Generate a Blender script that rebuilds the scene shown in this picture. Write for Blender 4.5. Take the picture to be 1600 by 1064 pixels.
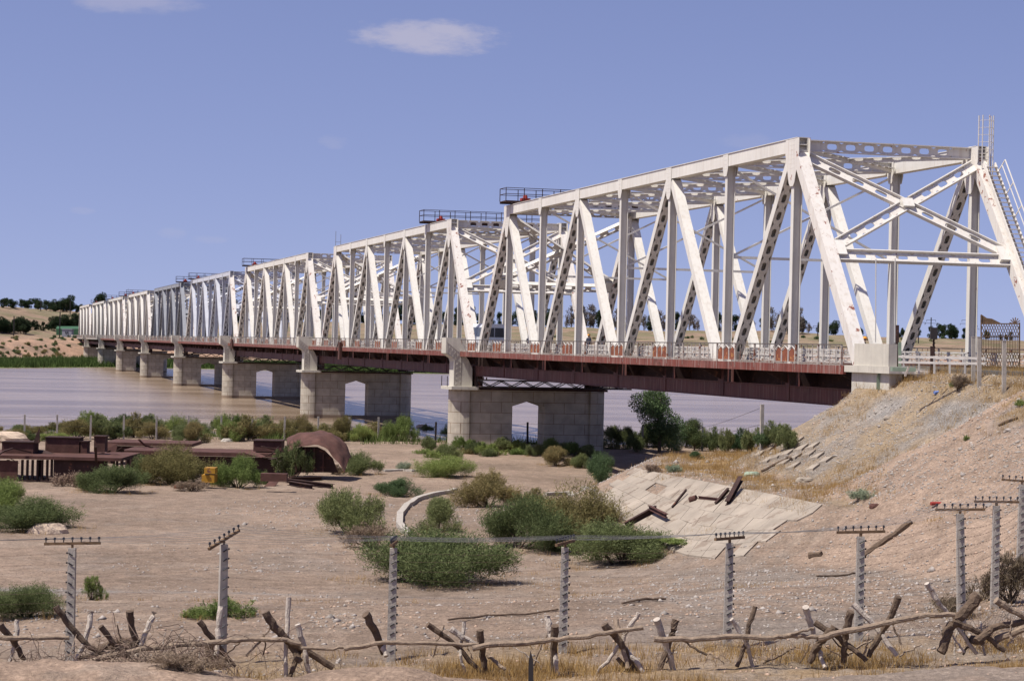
import bpy, math, random
import numpy as np
from mathutils import Vector, Matrix
random.seed(7)
rng = np.random.default_rng(11)
R = math.radians
scene = bpy.context.scene
for o in list(bpy.data.objects): bpy.data.objects.remove(o)
col = scene.collection

# ------------------------------------------------------------------ camera
CAM = Vector((-45.82, 0.0, 10.10)); YAW = .25179; PIT = .00255; ROL = .0228; FPX = 3323.0
_r0 = Vector((math.cos(YAW), -math.sin(YAW), 0)); _f0 = Vector((math.sin(YAW), math.cos(YAW), 0))
FWD = _f0*math.cos(PIT) + Vector((0, 0, 1))*math.sin(PIT)
_u0 = -_f0*math.sin(PIT) + Vector((0, 0, 1))*math.cos(PIT)
RGT = _r0*math.cos(ROL) + _u0*math.sin(ROL)
UPV = -_r0*math.sin(ROL) + _u0*math.cos(ROL)
cam = bpy.data.cameras.new('camera'); cam_o = bpy.data.objects.new('camera', cam); col.objects.link(cam_o)
m = Matrix((RGT, UPV, -FWD)).transposed().to_4x4(); m.translation = CAM
cam_o.matrix_world = m
cam.sensor_width = 36; cam.lens = FPX*36/1600; cam.clip_start = .5; cam.clip_end = 20000
scene.camera = cam_o

# ------------------------------------------------------------------ light
SUN_EL = 62.0
SUN_DIR = Vector((-math.cos(R(SUN_EL))*math.cos(R(12)), -math.cos(R(SUN_EL))*math.sin(R(12)), math.sin(R(SUN_EL))))
sl = bpy.data.lights.new('sun', 'SUN'); sl.energy = 5.0; sl.angle = R(.53); sl.color = (1, .95, .87)
so = bpy.data.objects.new('sun', sl); col.objects.link(so)
so.rotation_euler = (-SUN_DIR).to_track_quat('-Z', 'Y').to_euler(); so.location = (-60, -40, 120)
w = bpy.data.worlds.new('World'); scene.world = w; w.use_nodes = True
nt = w.node_tree; nt.nodes.clear()
def N(t, k, **kw):
    n = t.nodes.new(k)
    for a, b in kw.items(): setattr(n, a, b)
    return n
wo = N(nt, 'ShaderNodeOutputWorld'); bg = N(nt, 'ShaderNodeBackground'); sky = N(nt, 'ShaderNodeTexSky')
skc = N(nt, 'ShaderNodeTexCoord'); skm = N(nt, 'ShaderNodeVectorMath', operation='ADD'); nt.links.new(skc.outputs['Generated'], skm.inputs[0]); skm.inputs[1].default_value = (0, 0, .125)
nt.links.new(skm.outputs[0], sky.inputs[0])
sky.sky_type = 'NISHITA'; sky.sun_disc = False; sky.sun_elevation = R(SUN_EL)
sky.sun_rotation = math.atan2(SUN_DIR.x, SUN_DIR.y); sky.altitude = 200; sky.air_density = 1.0; sky.dust_density = .7; sky.ozone_density = 3.5
tint = N(nt, 'ShaderNodeMix', data_type='RGBA', blend_type='MULTIPLY'); tint.inputs[0].default_value = 1
nt.links.new(sky.outputs[0], tint.inputs[6]); tint.inputs[7].default_value = (1.27, .975, 1.10, 1)
# clouds: soft patches fixed to compass directions of the sky
geo = N(nt, 'ShaderNodeTexCoord'); cur = tint.outputs[2]
def skydir(px, py):
    return (FWD + RGT*((px-800)/FPX) + UPV*(-(py-532)/FPX)).normalized()
for (px, py, wx, wz, amt, nz) in ((668, 58, .036, .0085, .62, 150), (215, 0, .030, .007, .35, 120), (520, 222, .007, .0035, .12, 300), (130, 330, .006, .002, .12, 300), (330, 374, .009, .002, .12, 300), (1170, 222, .016, .004, .10, 200), (270, 365, .007, .003, .12, 300)):
    d = skydir(px, py); ax = Vector((d.y, -d.x, 0)).normalized(); az = ax.cross(d)
    if az.z < 0: az = -az
    def dot(v, sc):
        n = N(nt, 'ShaderNodeVectorMath', operation='DOT_PRODUCT'); nt.links.new(geo.outputs['Generated'], n.inputs[0]); n.inputs[1].default_value = tuple(v)
        s = N(nt, 'ShaderNodeMath', operation='SUBTRACT'); nt.links.new(n.outputs['Value'], s.inputs[0]); s.inputs[1].default_value = d.dot(v)
        q = N(nt, 'ShaderNodeMath', operation='DIVIDE'); nt.links.new(s.outputs[0], q.inputs[0]); q.inputs[1].default_value = sc
        p = N(nt, 'ShaderNodeMath', operation='POWER'); nt.links.new(q.outputs[0], p.inputs[0]); p.inputs[1].default_value = 2
        a = N(nt, 'ShaderNodeMath', operation='ABSOLUTE'); nt.links.new(p.outputs[0], a.inputs[0]); return a.outputs[0]
    a, b = dot(ax, wx), dot(az, wz)
    ad = N(nt, 'ShaderNodeMath', operation='ADD'); nt.links.new(a, ad.inputs[0]); nt.links.new(b, ad.inputs[1])
    mp = N(nt, 'ShaderNodeMapping'); nt.links.new(geo.outputs['Generated'], mp.inputs[0]); mp.inputs[3].default_value = (.35, .35, 1)
    no = N(nt, 'ShaderNodeTexNoise'); no.inputs['Scale'].default_value = nz; no.inputs['Detail'].default_value = 7; no.inputs['Roughness'].default_value = .62
    nt.links.new(mp.outputs[0], no.inputs['Vector'])
    mu = N(nt, 'ShaderNodeMath', operation='MULTIPLY_ADD'); nt.links.new(no.outputs['Fac'], mu.inputs[0]); mu.inputs[1].default_value = 2.4; mu.inputs[2].default_value = -1.25
    sb = N(nt, 'ShaderNodeMath', operation='SUBTRACT'); nt.links.new(ad.outputs[0], sb.inputs[0]); nt.links.new(mu.outputs[0], sb.inputs[1])
    mr = N(nt, 'ShaderNodeMapRange', interpolation_type='SMOOTHSTEP'); nt.links.new(sb.outputs[0], mr.inputs['Value'])
    mr.inputs['From Min'].default_value = 1.25; mr.inputs['From Max'].default_value = .15; mr.inputs['To Max'].default_value = amt
    mx = N(nt, 'ShaderNodeMix', data_type='RGBA'); nt.links.new(mr.outputs[0], mx.inputs[0]); nt.links.new(cur, mx.inputs[6]); mx.inputs[7].default_value = (5.0, 4.7, 5.6, 1)
    cur = mx.outputs[2]
nt.links.new(cur, bg.inputs[0]); bg.inputs[1].default_value = .090
nt.links.new(bg.outputs[0], wo.inputs[0])
scene.view_settings.view_transform = 'Standard'; scene.view_settings.look = 'None'
scene.view_settings.exposure = 0.33; scene.view_settings.gamma = 1
scene.render.engine = 'CYCLES'; scene.cycles.max_bounces = 6; scene.cycles.diffuse_bounces = 2

# ------------------------------------------------------------------ helpers
def at_z(px, py, z):          # where the sight line of a photo point meets level z
    d = skydir(px, py); t = (z-CAM.z)/d.z
    return CAM + d*t
def at_d(px, py, dep):        # point at a given distance along the view axis
    return CAM + FWD*dep + RGT*((px-800)/FPX*dep) + UPV*(-(py-532)/FPX*dep)
def tag(o, label, cat, group=None, kind=None):
    if label: o['label'] = label
    if cat: o['category'] = cat
    if group: o['group'] = group
    if kind: o['kind'] = kind
    return o
def thing(name, loc, label, cat, group=None):
    o = bpy.data.objects.new(name, None); col.objects.link(o); o.location = loc; o.empty_display_size = .3
    return tag(o, label, cat, group)
def rootloc(o):
    while o.parent: o = o.parent
    return Vector(o.location)
def copy_tree(o, parent=None):
    c = o.copy(); col.objects.link(c); c.parent = parent
    for ch in list(o.children): copy_tree(ch, c)
    return c
class MB:
    def __init__(s): s.v = []; s.f = []; s.m = []; s.cm = 0
    def face(s, idx): s.f.append(tuple(idx)); s.m.append(s.cm)
    def box(s, x0, x1, y0, y1, z0, z1):
        b = len(s.v); s.v += [(x, y, z) for z in (z0, z1) for y in (y0, y1) for x in (x0, x1)]
        for q in ((0, 2, 3, 1), (4, 5, 7, 6), (0, 1, 5, 4), (2, 6, 7, 3), (0, 4, 6, 2), (1, 3, 7, 5)): s.face([b+i for i in q])
        return s
    def obox(s, c, X, Y, Z):   # oriented box from centre and half-vectors
        b = len(s.v); c, X, Y, Z = map(Vector, (c, X, Y, Z))
        s.v += [tuple(c+X*i+Y*j+Z*k) for k in (-1, 1) for j in (-1, 1) for i in (-1, 1)]
        for q in ((0, 2, 3, 1), (4, 5, 7, 6), (0, 1, 5, 4), (2, 6, 7, 3), (0, 4, 6, 2), (1, 3, 7, 5)): s.face([b+i for i in q])
        return s
    def beam(s, p, q, w, h, up=(0, 0, 1), ends=0):
        p, q = Vector(p), Vector(q); d = (q-p); L = d.length; d = d/L; up = Vector(up)
        X = d.cross(up)
        if X.length < 1e-5: X = d.cross(Vector((1, 0, 0)))
        X.normalize(); Z = X.cross(d)
        return s.obox((p+q)/2, X*w/2, d*(L/2+ends), Z*h/2)
    def tube(s, pts, rad, n=8, cap=True, jit=0):
        pts = [Vector(p) for p in pts]; k = len(pts); b = len(s.v)
        if not hasattr(rad, '__len__'): rad = [rad]*k
        ref = Vector((.31, .22, .93))
        for i, p in enumerate(pts):
            t = (pts[min(i+1, k-1)]-pts[max(i-1, 0)]).normalized()
            a = t.cross(ref).normalized(); c = t.cross(a)
            for j in range(n):
                th = 2*math.pi*j/n; r = rad[i]*(1+random.uniform(-jit, jit))
                s.v.append(tuple(p+(a*math.cos(th)+c*math.sin(th))*r))
        for i in range(k-1):
            for j in range(n):
                j2 = (j+1) % n; s.face((b+i*n+j, b+i*n+j2, b+(i+1)*n+j2, b+(i+1)*n+j))
        if cap: s.face([b+j for j in range(n)][::-1]); s.face([b+(k-1)*n+j for j in range(n)])
        return s
    def prism(s, poly, ext):   # polygon (3-D points) extruded by a vector
        b = len(s.v); n = len(poly); ext = Vector(ext)
        s.v += [tuple(Vector(p)) for p in poly]+[tuple(Vector(p)+ext) for p in poly]
        s.face([b+i for i in range(n)][::-1]); s.face([b+n+i for i in range(n)])
        for i in range(n): j = (i+1) % n; s.face((b+i, b+j, b+n+j, b+n+i))
        return s
    def perf(s, p, q, nrm, width, thick, hole_l, hole_w, pitch, margin=.8):   # plate with a row of oval holes
        p, q, nrm = Vector(p), Vector(q), Vector(nrm).normalized(); d = q-p; L = d.length; d /= L; a = nrm.cross(d).normalized()
        n = max(1, int((L-2*margin)/pitch)); m0 = (L-n*pitch)/2
        def quad(u0, u1):
            s.obox(p+d*((u0+u1)/2), d*((u1-u0)/2), a*width/2, nrm*thick/2)
        quad(0, m0); quad(L-m0, L); K = 12
        for i in range(n):
            c = p+d*(m0+pitch*(i+.5)); b = len(s.v)
            for side in (.5, -.5):
                for k in range(K):
                    th = 2*math.pi*k/K; cu, sv = math.cos(th), math.sin(th)
                    e = .6
                    ou, ov = math.copysign(abs(cu)**e, cu)*hole_l/2, math.copysign(abs(sv)**e, sv)*hole_w/2
                    mx = max(abs(cu), abs(sv)); ru, rv = cu/mx*pitch/2, sv/mx*width/2
                    s.v.append(tuple(c+d*ru+a*rv+nrm*thick*side)); s.v.append(tuple(c+d*ou+a*ov+nrm*thick*side))
            for k in range(K):
                k2 = (k+1) % K
                s.face((b+2*k, b+2*k2, b+2*k2+1, b+2*k+1)); t = b+2*K
                s.face((t+2*k, t+2*k+1, t+2*k2+1, t+2*k2)); s.face((b+2*k+1, b+2*k2+1, t+2*k2+1, t+2*k+1))
                if abs(math.sin(2*math.pi*(k+.5)/K)) > .5: s.face((b+2*k, t+2*k, t+2*k2, b+2*k2))
        return s
    def build(s, name, mat, parent=None, loc=None, smooth=False):
        org = rootloc(parent) if parent else Vector(loc or (0, 0, 0))
        me = bpy.data.meshes.new(name); me.from_pydata([tuple(Vector(v)-org) for v in s.v], [], s.f)
        mats = mat if isinstance(mat, (list, tuple)) else [mat]
        for k in mats: me.materials.append(k)
        if len(mats) > 1: me.polygons.foreach_set('material_index', s.m)
        if smooth: me.polygons.foreach_set('use_smooth', [True]*len(s.f))
        o = bpy.data.objects.new(name, me); col.objects.link(o)
        if parent: o.parent = parent
        else: o.location = org
        return o
def np_mesh(name, V, F, mat, attr=None, smooth=False, loc=None):    # V (n,3), F (m,k) numpy
    V = np.asarray(V, np.float32); F = np.asarray(F, np.int32)
    if loc is not None: V = V-np.array(loc, np.float32)
    me = bpy.data.meshes.new(name); me.vertices.add(len(V)); me.vertices.foreach_set('co', V.ravel())
    k = F.shape[1]; me.loops.add(F.size); me.loops.foreach_set('vertex_index', F.ravel())
    me.polygons.add(len(F)); me.polygons.foreach_set('loop_start', np.arange(0, F.size, k, dtype=np.int32))
    me.polygons.foreach_set('loop_total', np.full(len(F), k, np.int32))
    me.update(calc_edges=True)
    if attr is not None:
        a = me.color_attributes.new('Col', 'FLOAT_COLOR', 'POINT')
        c = np.ones((len(V), 4), np.float32); c[:, :attr.shape[1]] = attr; a.data.foreach_set('color', c.ravel())
    if smooth: me.polygons.foreach_set('use_smooth', np.ones(len(F), bool))
    me.materials.append(mat)
    o = bpy.data.objects.new(name, me); col.objects.link(o)
    if loc is not None: o.location = loc
    return o

# ------------------------------------------------------------------ materials
def mat(name, base, rough=.8, var=.12, scale=2.0, rust=None, rust_amt=.0, rust_scale=1.5, streak=0, streak_col=(.3, .2, .14), bump=0, bscale=20, metal=0, spec=.3, bdist=.02):
    m = bpy.data.materials.new(name); m.use_nodes = True; t = m.node_tree; t.nodes.clear(); L = t.links.new
    out = N(t, 'ShaderNodeOutputMaterial'); bs = N(t, 'ShaderNodeBsdfPrincipled'); L(bs.outputs[0], out.inputs[0])
    bs.inputs['Roughness'].default_value = rough; bs.inputs['Metallic'].default_value = metal; bs.inputs['Specular IOR Level'].default_value = spec
    tc = N(t, 'ShaderNodeNewGeometry'); P = tc.outputs['Position']
    no = N(t, 'ShaderNodeTexNoise'); no.inputs['Scale'].default_value = scale; no.inputs['Detail'].default_value = 6; no.inputs['Roughness'].default_value = .6; L(P, no.inputs['Vector'])
    mr = N(t, 'ShaderNodeMapRange'); L(no.outputs['Fac'], mr.inputs[0]); mr.inputs[1].default_value = .3; mr.inputs[2].default_value = .7; mr.inputs[3].default_value = 1-var; mr.inputs[4].default_value = 1+var
    mu = N(t, 'ShaderNodeVectorMath', operation='SCALE'); mu.inputs[0].default_value = base; L(mr.outputs[0], mu.inputs['Scale']); cur = mu.outputs[0]
    if streak:
        mp = N(t, 'ShaderNodeMapping'); L(P, mp.inputs[0]); mp.inputs[3].default_value = (3.2, 3.2, .22)
        n2 = N(t, 'ShaderNodeTexNoise'); n2.inputs['Scale'].default_value = 1.6; n2.inputs['Detail'].default_value = 5; L(mp.outputs[0], n2.inputs['Vector'])
        r2 = N(t, 'ShaderNodeMapRange'); L(n2.outputs['Fac'], r2.inputs[0]); r2.inputs[1].default_value = .5; r2.inputs[2].default_value = .72; r2.inputs[4].default_value = streak
        mx = N(t, 'ShaderNodeMix', data_type='RGBA'); L(r2.outputs[0], mx.inputs[0]); L(cur, mx.inputs[6]); mx.inputs[7].default_value = (*streak_col, 1); cur = mx.outputs[2]
    if rust:
        n3 = N(t, 'ShaderNodeTexNoise'); n3.inputs['Scale'].default_value = rust_scale; n3.inputs['Detail'].default_value = 9; n3.inputs['Roughness'].default_value = .7; L(P, n3.inputs['Vector'])
        r3 = N(t, 'ShaderNodeMapRange'); L(n3.outputs['Fac'], r3.inputs[0]); r3.inputs[1].default_value = rust_amt; r3.inputs[2].default_value = rust_amt+.035
        mx = N(t, 'ShaderNodeMix', data_type='RGBA'); L(r3.outputs[0], mx.inputs[0]); L(cur, mx.inputs[6]); mx.inputs[7].default_value = (*rust, 1); cur = mx.outputs[2]
    L(cur, bs.inputs['Base Color'])
    if bump:
        n4 = N(t, 'ShaderNodeTexNoise'); n4.inputs['Scale'].default_value = bscale; n4.inputs['Detail'].default_value = 6; L(P, n4.inputs['Vector'])
        bp = N(t, 'ShaderNodeBump'); bp.inputs['Strength'].default_value = bump; bp.inputs['Distance'].default_value = bdist; L(n4.outputs['Fac'], bp.inputs['Height']); L(bp.outputs[0], bs.inputs['Normal'])
    return m
M = {}
M['white'] = mat('white_paint', (.66, .63, .565), .55, .07, .35, rust=(.26, .09, .055), rust_amt=.675, rust_scale=1.1, streak=.4, streak_col=(.46, .39, .31))
M['whiteold'] = mat('white_paint_flaking', (.65, .615, .555), .6, .06, .35, rust=(.27, .09, .06), rust_amt=.625, rust_scale=1.3, streak=.45, streak_col=(.48, .40, .32))
M['whiteflake'] = mat('white_paint_peeling', (.65, .61, .55), .6, .06, .35, rust=(.24, .085, .055), rust_amt=.59, rust_scale=1.5, streak=.5, streak_col=(.46, .38, .30))
M['rail'] = mat('dull_rail_paint', (.40, .355, .31), .7, .2, 1.5, rust=(.20, .08, .045), rust_amt=.54, rust_scale=2.2)
M['guard'] = mat('dull_guard_paint', (.50, .47, .43), .7, .15, 1.5, rust=(.20, .09, .05), rust_amt=.58, rust_scale=2)
M['grey'] = mat('grey_paint', (.27, .28, .30), .6, .1, 1.0, rust=(.35, .20, .12), rust_amt=.72, rust_scale=.6, streak=.3, streak_col=(.2, .19, .19))
M['palegrey'] = mat('pale_grey_paint', (.50, .51, .55), .6, .1, 1.0, rust=(.38, .22, .14), rust_amt=.74, rust_scale=.6, streak=.3, streak_col=(.40, .38, .37))
M['red'] = mat('oxide_red_paint', (.085, .027, .023), .65, .25, .8, rust=(.10, .045, .035), rust_amt=.58, rust_scale=.7, streak=.35, streak_col=(.27, .19, .16))
M['redbright'] = mat('red_fascia_paint', (.17, .05, .035), .65, .25, 1.2, rust=(.12, .05, .035), rust_amt=.60, rust_scale=.5, streak=.6, streak_col=(.36, .29, .25))
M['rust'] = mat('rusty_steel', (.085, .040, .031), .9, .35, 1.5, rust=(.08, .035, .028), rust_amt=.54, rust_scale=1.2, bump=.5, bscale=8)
M['rust_and_shade'] = mat('dark_rust_and_shade_steel', (.045, .024, .02), .9, .35, 2.0, rust=(.14, .06, .035), rust_amt=.60, rust_scale=2)  # dark rust on fittings and scrap; painted-in shade under deck and hull sheet
M['archrust'] = mat('rusty_arch_plate', (.20, .065, .035), .8, .3, 2.0, rust=(.50, .25, .08), rust_amt=.58, rust_scale=3)
M['dark'] = mat('dark_steel', (.035, .03, .03), .7, .2, 2)
M['railtop'] = mat('dark_handrail', (.10, .085, .08), .7, .2, 2)
M['concrete'] = mat('weathered_concrete', (.52, .485, .41), .9, .13, .7, rust=(.34, .25, .17), rust_amt=.66, rust_scale=.5, streak=.4, streak_col=(.27, .24, .20), bump=.3, bscale=6)
M['concreteold'] = mat('old_concrete', (.36, .325, .28), .95, .2, 3, bump=.6, bscale=25, streak=.4, streak_col=(.25, .23, .21))
M['slab'] = mat('weathered_slab', (.29, .245, .195), .95, .22, .7, rust=(.22, .175, .135), rust_amt=.55, rust_scale=.9, bump=.9, bscale=5, streak=.3, streak_col=(.30, .26, .22), bdist=.05)
M['wooddark'] = mat('dark_weathered_wood', (.115, .080, .055), .95, .4, 9, bump=.9, bscale=30)
M['woodlight'] = mat('bleached_wood', (.43, .37, .31), .95, .25, 9, bump=.9, bscale=30, rust=(.22, .16, .12), rust_amt=.60, rust_scale=7)
M['woodmid'] = mat('grey_brown_wood', (.24, .18, .13), .95, .3, 9, bump=.9, bscale=30)
M['wire'] = mat('rusted_wire', (.15, .10, .075), .7, .3, 5)
M['wiregrey'] = mat('dull_wire', (.20, .20, .21), .6, .2, 5)
M['insul'] = mat('black_insulator', (.03, .03, .035), .35, .1, 5)
M['road'] = mat('asphalt', (.10, .095, .09), .9, .2, 1)
M['glass'] = mat('dark_glass', (.012, .016, .025), .12, .05, 1, spec=.6)
M['buswhite'] = mat('bus_paint', (.62, .64, .66), .35, .06, 1)
M['yellow'] = mat('yellow_paint', (.38, .20, .02), .6, .25, 2, rust=(.16, .07, .04), rust_amt=.55, rust_scale=2)
M['orange'] = mat('orange_helmet', (.80, .30, .02), .4, .05, 3)
M['cloth'] = mat('dark_cloth', (.03, .035, .06), .9, .2, 9)
M['skin'] = mat('skin', (.35, .2, .13), .6, .05, 9)
M['greenroof'] = mat('green_sheet_roof', (.04, .10, .05), .5, .15, 1)
M['greywall'] = mat('grey_wall', (.24, .25, .28), .8, .1, 1)
M['boulder'] = mat('pale_boulder', (.50, .39, .29), .95, .2, 3, bump=.8, bscale=9, bdist=.05)
M['stone'] = mat('rubble_stone', (.38, .31, .25), .95, .3, 5, bump=.5, bscale=14)
M['latt'] = mat('rusty_lattice', (.16, .10, .055), .8, .4, 6)
M['palered'] = mat('red_lamp_box', (.30, .04, .03), .6, .2, 2)
M['bark'] = mat('bark', (.10, .075, .055), .95, .3, 8)
M['tinGreen'] = mat('faded_green_sheet', (.24, .30, .22), .7, .2, 2)
M['bluepaint'] = mat('blue_paint', (.12, .19, .42), .6, .2, 4)

def leaf_mat(name, c1, c2, tr=.25):
    m = bpy.data.materials.new(name); m.use_nodes = True; t = m.node_tree; t.nodes.clear(); L = t.links.new
    out = N(t, 'ShaderNodeOutputMaterial'); at = N(t, 'ShaderNodeAttribute', attribute_name='Col')
    oi = N(t, 'ShaderNodeObjectInfo')
    mx = N(t, 'ShaderNodeMix', data_type='RGBA'); L(at.outputs['Fac'], mx.inputs[0]); mx.inputs[6].default_value = (*c1, 1); mx.inputs[7].default_value = (*c2, 1)
    hs = N(t, 'ShaderNodeHueSaturation'); mr = N(t, 'ShaderNodeMapRange'); L(oi.outputs['Random'], mr.inputs[0]); mr.inputs[3].default_value = .8; mr.inputs[4].default_value = 1.25; L(mr.outputs[0], hs.inputs['Value'])
    mr2 = N(t, 'ShaderNodeMapRange'); L(oi.outputs['Random'], mr2.inputs[0]); mr2.inputs[3].default_value = .515; mr2.inputs[4].default_value = .485; L(mr2.outputs[0], hs.inputs['Hue'])
    L(mx.outputs[2], hs.inputs['Color'])
    d = N(t, 'ShaderNodeBsdfDiffuse'); L(hs.outputs[0], d.inputs[0]); tl = N(t, 'ShaderNodeBsdfTranslucent'); L(hs.outputs[0], tl.inputs[0])
    ms = N(t, 'ShaderNodeMixShader'); ms.inputs[0].default_value = tr; L(d.outputs[0], ms.inputs[1]); L(tl.outputs[0], ms.inputs[2]); L(ms.outputs[0], out.inputs[0])
    return m
LM = {'green': leaf_mat('leaf_grey_green', (.062, .084, .034), (.195, .22, .095)), 'bright': leaf_mat('leaf_fresh_green', (.09, .135, .035), (.25, .30, .10)),
      'olive': leaf_mat('leaf_olive', (.11, .105, .045), (.27, .225, .10)), 'dark': leaf_mat('leaf_dark_green', (.04, .07, .03), (.12, .17, .08)),
      'dry': leaf_mat('dry_twigs', (.13, .09, .06), (.27, .21, .15)), 'tree': leaf_mat('leaf_dark_tree', (.02, .035, .018), (.055, .075, .04)),
      'grass': leaf_mat('dry_grass_blades', (.28, .155, .055), (.55, .37, .17), .35), 'reed': leaf_mat('green_reeds', (.055, .085, .025), (.14, .18, .06), .3),
      'bare': leaf_mat('bare_twigs', (.12, .10, .085), (.22, .19, .16), .1), 'pale': leaf_mat('pale_sage', (.16, .20, .13), (.28, .32, .22))}

def ground_mat():
    m = bpy.data.materials.new('ground_soil'); m.use_nodes = True; t = m.node_tree; t.nodes.clear(); L = t.links.new
    out = N(t, 'ShaderNodeOutputMaterial'); bs = N(t, 'ShaderNodeBsdfPrincipled'); L(bs.outputs[0], out.inputs[0]); bs.inputs['Roughness'].default_value = .95; bs.inputs['Specular IOR Level'].default_value = .1
    at = N(t, 'ShaderNodeAttribute', attribute_name='Col'); gp = N(t, 'ShaderNodeNewGeometry'); P = gp.outputs['Position']
    def noise(sc, det=6, ro=.6, stretch=None):
        v = P
        if stretch: mp = N(t, 'ShaderNodeMapping'); L(P, mp.inputs[0]); mp.inputs[3].default_value = stretch; mp.inputs[2].default_value = (0, 0, -YAW); v = mp.outputs[0]
        n = N(t, 'ShaderNodeTexNoise'); n.inputs['Scale'].default_value = sc; n.inputs['Detail'].default_value = det; n.inputs['Roughness'].default_value = ro; L(v, n.inputs['Vector']); return n.outputs['Fac']
    def mrange(v, a, b, c, d):
        r = N(t, 'ShaderNodeMapRange'); L(v, r.inputs[0]); r.inputs[1].default_value = a; r.inputs[2].default_value = b; r.inputs[3].default_value = c; r.inputs[4].default_value = d; return r.outputs[0]
    def mul(a, b):
        r = N(t, 'ShaderNodeMath', operation='MULTIPLY'); L(a, r.inputs[0]); L(b, r.inputs[1]); return r.outputs[0]
    big = mrange(noise(.12, 5), .3, .7, .78, 1.14); mid = mrange(noise(1.3, 6), .3, .7, .76, 1.17); fine = mrange(noise(14, 5, .7), .25, .75, .62, 1.3)
    vo = N(t, 'ShaderNodeTexVoronoi'); vo.inputs['Scale'].default_value = 7; L(P, vo.inputs['Vector'])
    peb = mrange(vo.outputs['Distance'], .0, .6, 1.12, .80)
    k = mul(mul(big, mid), mul(fine, peb))
    sc = N(t, 'ShaderNodeVectorMath', operation='SCALE'); L(at.outputs['Color'], sc.inputs[0]); L(k, sc.inputs['Scale'])
    # scattered dark lumps and pale flecks
    dk = N(t, 'ShaderNodeMix', data_type='RGBA'); L(mrange(noise(3.2, 8, .75), .60, .66, 0, .6), dk.inputs[0]); L(sc.outputs[0], dk.inputs[6]); dk.inputs[7].default_value = (.20, .145, .11, 1)
    pl = N(t, 'ShaderNodeMix', data_type='RGBA'); L(mrange(noise(9, 4, .8), .68, .72, 0, .7), pl.inputs[0]); L(dk.outputs[2], pl.inputs[6]); pl.inputs[7].default_value = (.60, .52, .45, 1)
    L(pl.outputs[2], bs.inputs['Base Color'])
    ad = N(t, 'ShaderNodeMath', operation='MULTIPLY_ADD'); L(noise(12, 8, .75), ad.inputs[0]); ad.inputs[1].default_value = .6; L(noise(1.5, 8, .6), ad.inputs[2])
    bp = N(t, 'ShaderNodeBump'); bp.inputs['Strength'].default_value = .9; bp.inputs['Distance'].default_value = .16; L(ad.outputs[0], bp.inputs['Height']); L(bp.outputs[0], bs.inputs['Normal'])
    return m
def water_mat():
    m = bpy.data.materials.new('muddy_water'); m.use_nodes = True; t = m.node_tree; t.nodes.clear(); L = t.links.new
    out = N(t, 'ShaderNodeOutputMaterial'); bs = N(t, 'ShaderNodeBsdfPrincipled'); L(bs.outputs[0], out.inputs[0]); bs.inputs['Roughness'].default_value = .2; bs.inputs['IOR'].default_value = 1.30
    gp = N(t, 'ShaderNodeNewGeometry'); P = gp.outputs['Position']
    mp = N(t, 'ShaderNodeMapping'); L(P, mp.inputs[0]); mp.inputs[3].default_value = (.018, .06, 1)
    n = N(t, 'ShaderNodeTexNoise'); n.inputs['Scale'].default_value = 1; n.inputs['Detail'].default_value = 6; L(mp.outputs[0], n.inputs['Vector'])
    r = N(t, 'ShaderNodeMapRange'); L(n.outputs['Fac'], r.inputs[0]); r.inputs[1].default_value = .38; r.inputs[2].default_value = .62
    mx = N(t, 'ShaderNodeMix', data_type='RGBA'); L(r.outputs[0], mx.inputs[0]); mx.inputs[6].default_value = (.19, .135, .09, 1); mx.inputs[7].default_value = (.30, .225, .16, 1); L(mx.outputs[2], bs.inputs['Base Color'])
    m2 = N(t, 'ShaderNodeMapping'); L(P, m2.inputs[0]); m2.inputs[3].default_value = (.35, 1.0, 1)
    a = N(t, 'ShaderNodeTexNoise'); a.inputs['Scale'].default_value = .9; a.inputs['Detail'].default_value = 6; L(m2.outputs[0], a.inputs['Vector'])
    b = N(t, 'ShaderNodeTexNoise'); b.inputs['Scale'].default_value = .12; b.inputs['Detail'].default_value = 4; L(m2.outputs[0], b.inputs['Vector'])
    ad = N(t, 'ShaderNodeMath', operation='MULTIPLY_ADD'); L(b.outputs['Fac'], ad.inputs[0]); ad.inputs[1].default_value = 3; L(a.outputs['Fac'], ad.inputs[2])
    bp = N(t, 'ShaderNodeBump'); bp.inputs['Strength'].default_value = .55; bp.inputs['Distance'].default_value = .25; L(ad.outputs[0], bp.inputs['Height']); L(bp.outputs[0], bs.inputs['Normal'])
    return m
GM = ground_mat(); WM = water_mat()

# ------------------------------------------------------------------ terrain
def _h(ix, iy, s):
    n = (ix.astype(np.int64)*374761393+iy.astype(np.int64)*668265263+s*1442695041) & 0xFFFFFFFF
    n = ((n ^ (n >> 13))*1274126177) & 0xFFFFFFFF
    return ((n ^ (n >> 16)) & 0xFFFF)/65535.
def vnoise(x, y, s=0):
    ix, iy = np.floor(x), np.floor(y); fx, fy = x-ix, y-iy; fx = fx*fx*(3-2*fx); fy = fy*fy*(3-2*fy)
    a, b, c, d = _h(ix, iy, s), _h(ix+1, iy, s), _h(ix, iy+1, s), _h(ix+1, iy+1, s)
    return (a*(1-fx)+b*fx)*(1-fy)+(c*(1-fx)+d*fx)*fy
def fbm(x, y, s=0, o=4):
    r = 0; a = .5; t = 0
    for i in range(o): r = r+a*vnoise(x*2**i, y*2**i, s+i); t += a; a *= .55
    return r/t-.5
def ss(x, a, b):
    t = np.clip((x-a)/(b-a), 0, 1); return t*t*(3-2*t)
def smax(a, b, k): 
    h = np.clip(.5+.5*(a-b)/k, 0, 1); return b*(1-h)+a*h+k*h*(1-h)
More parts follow.
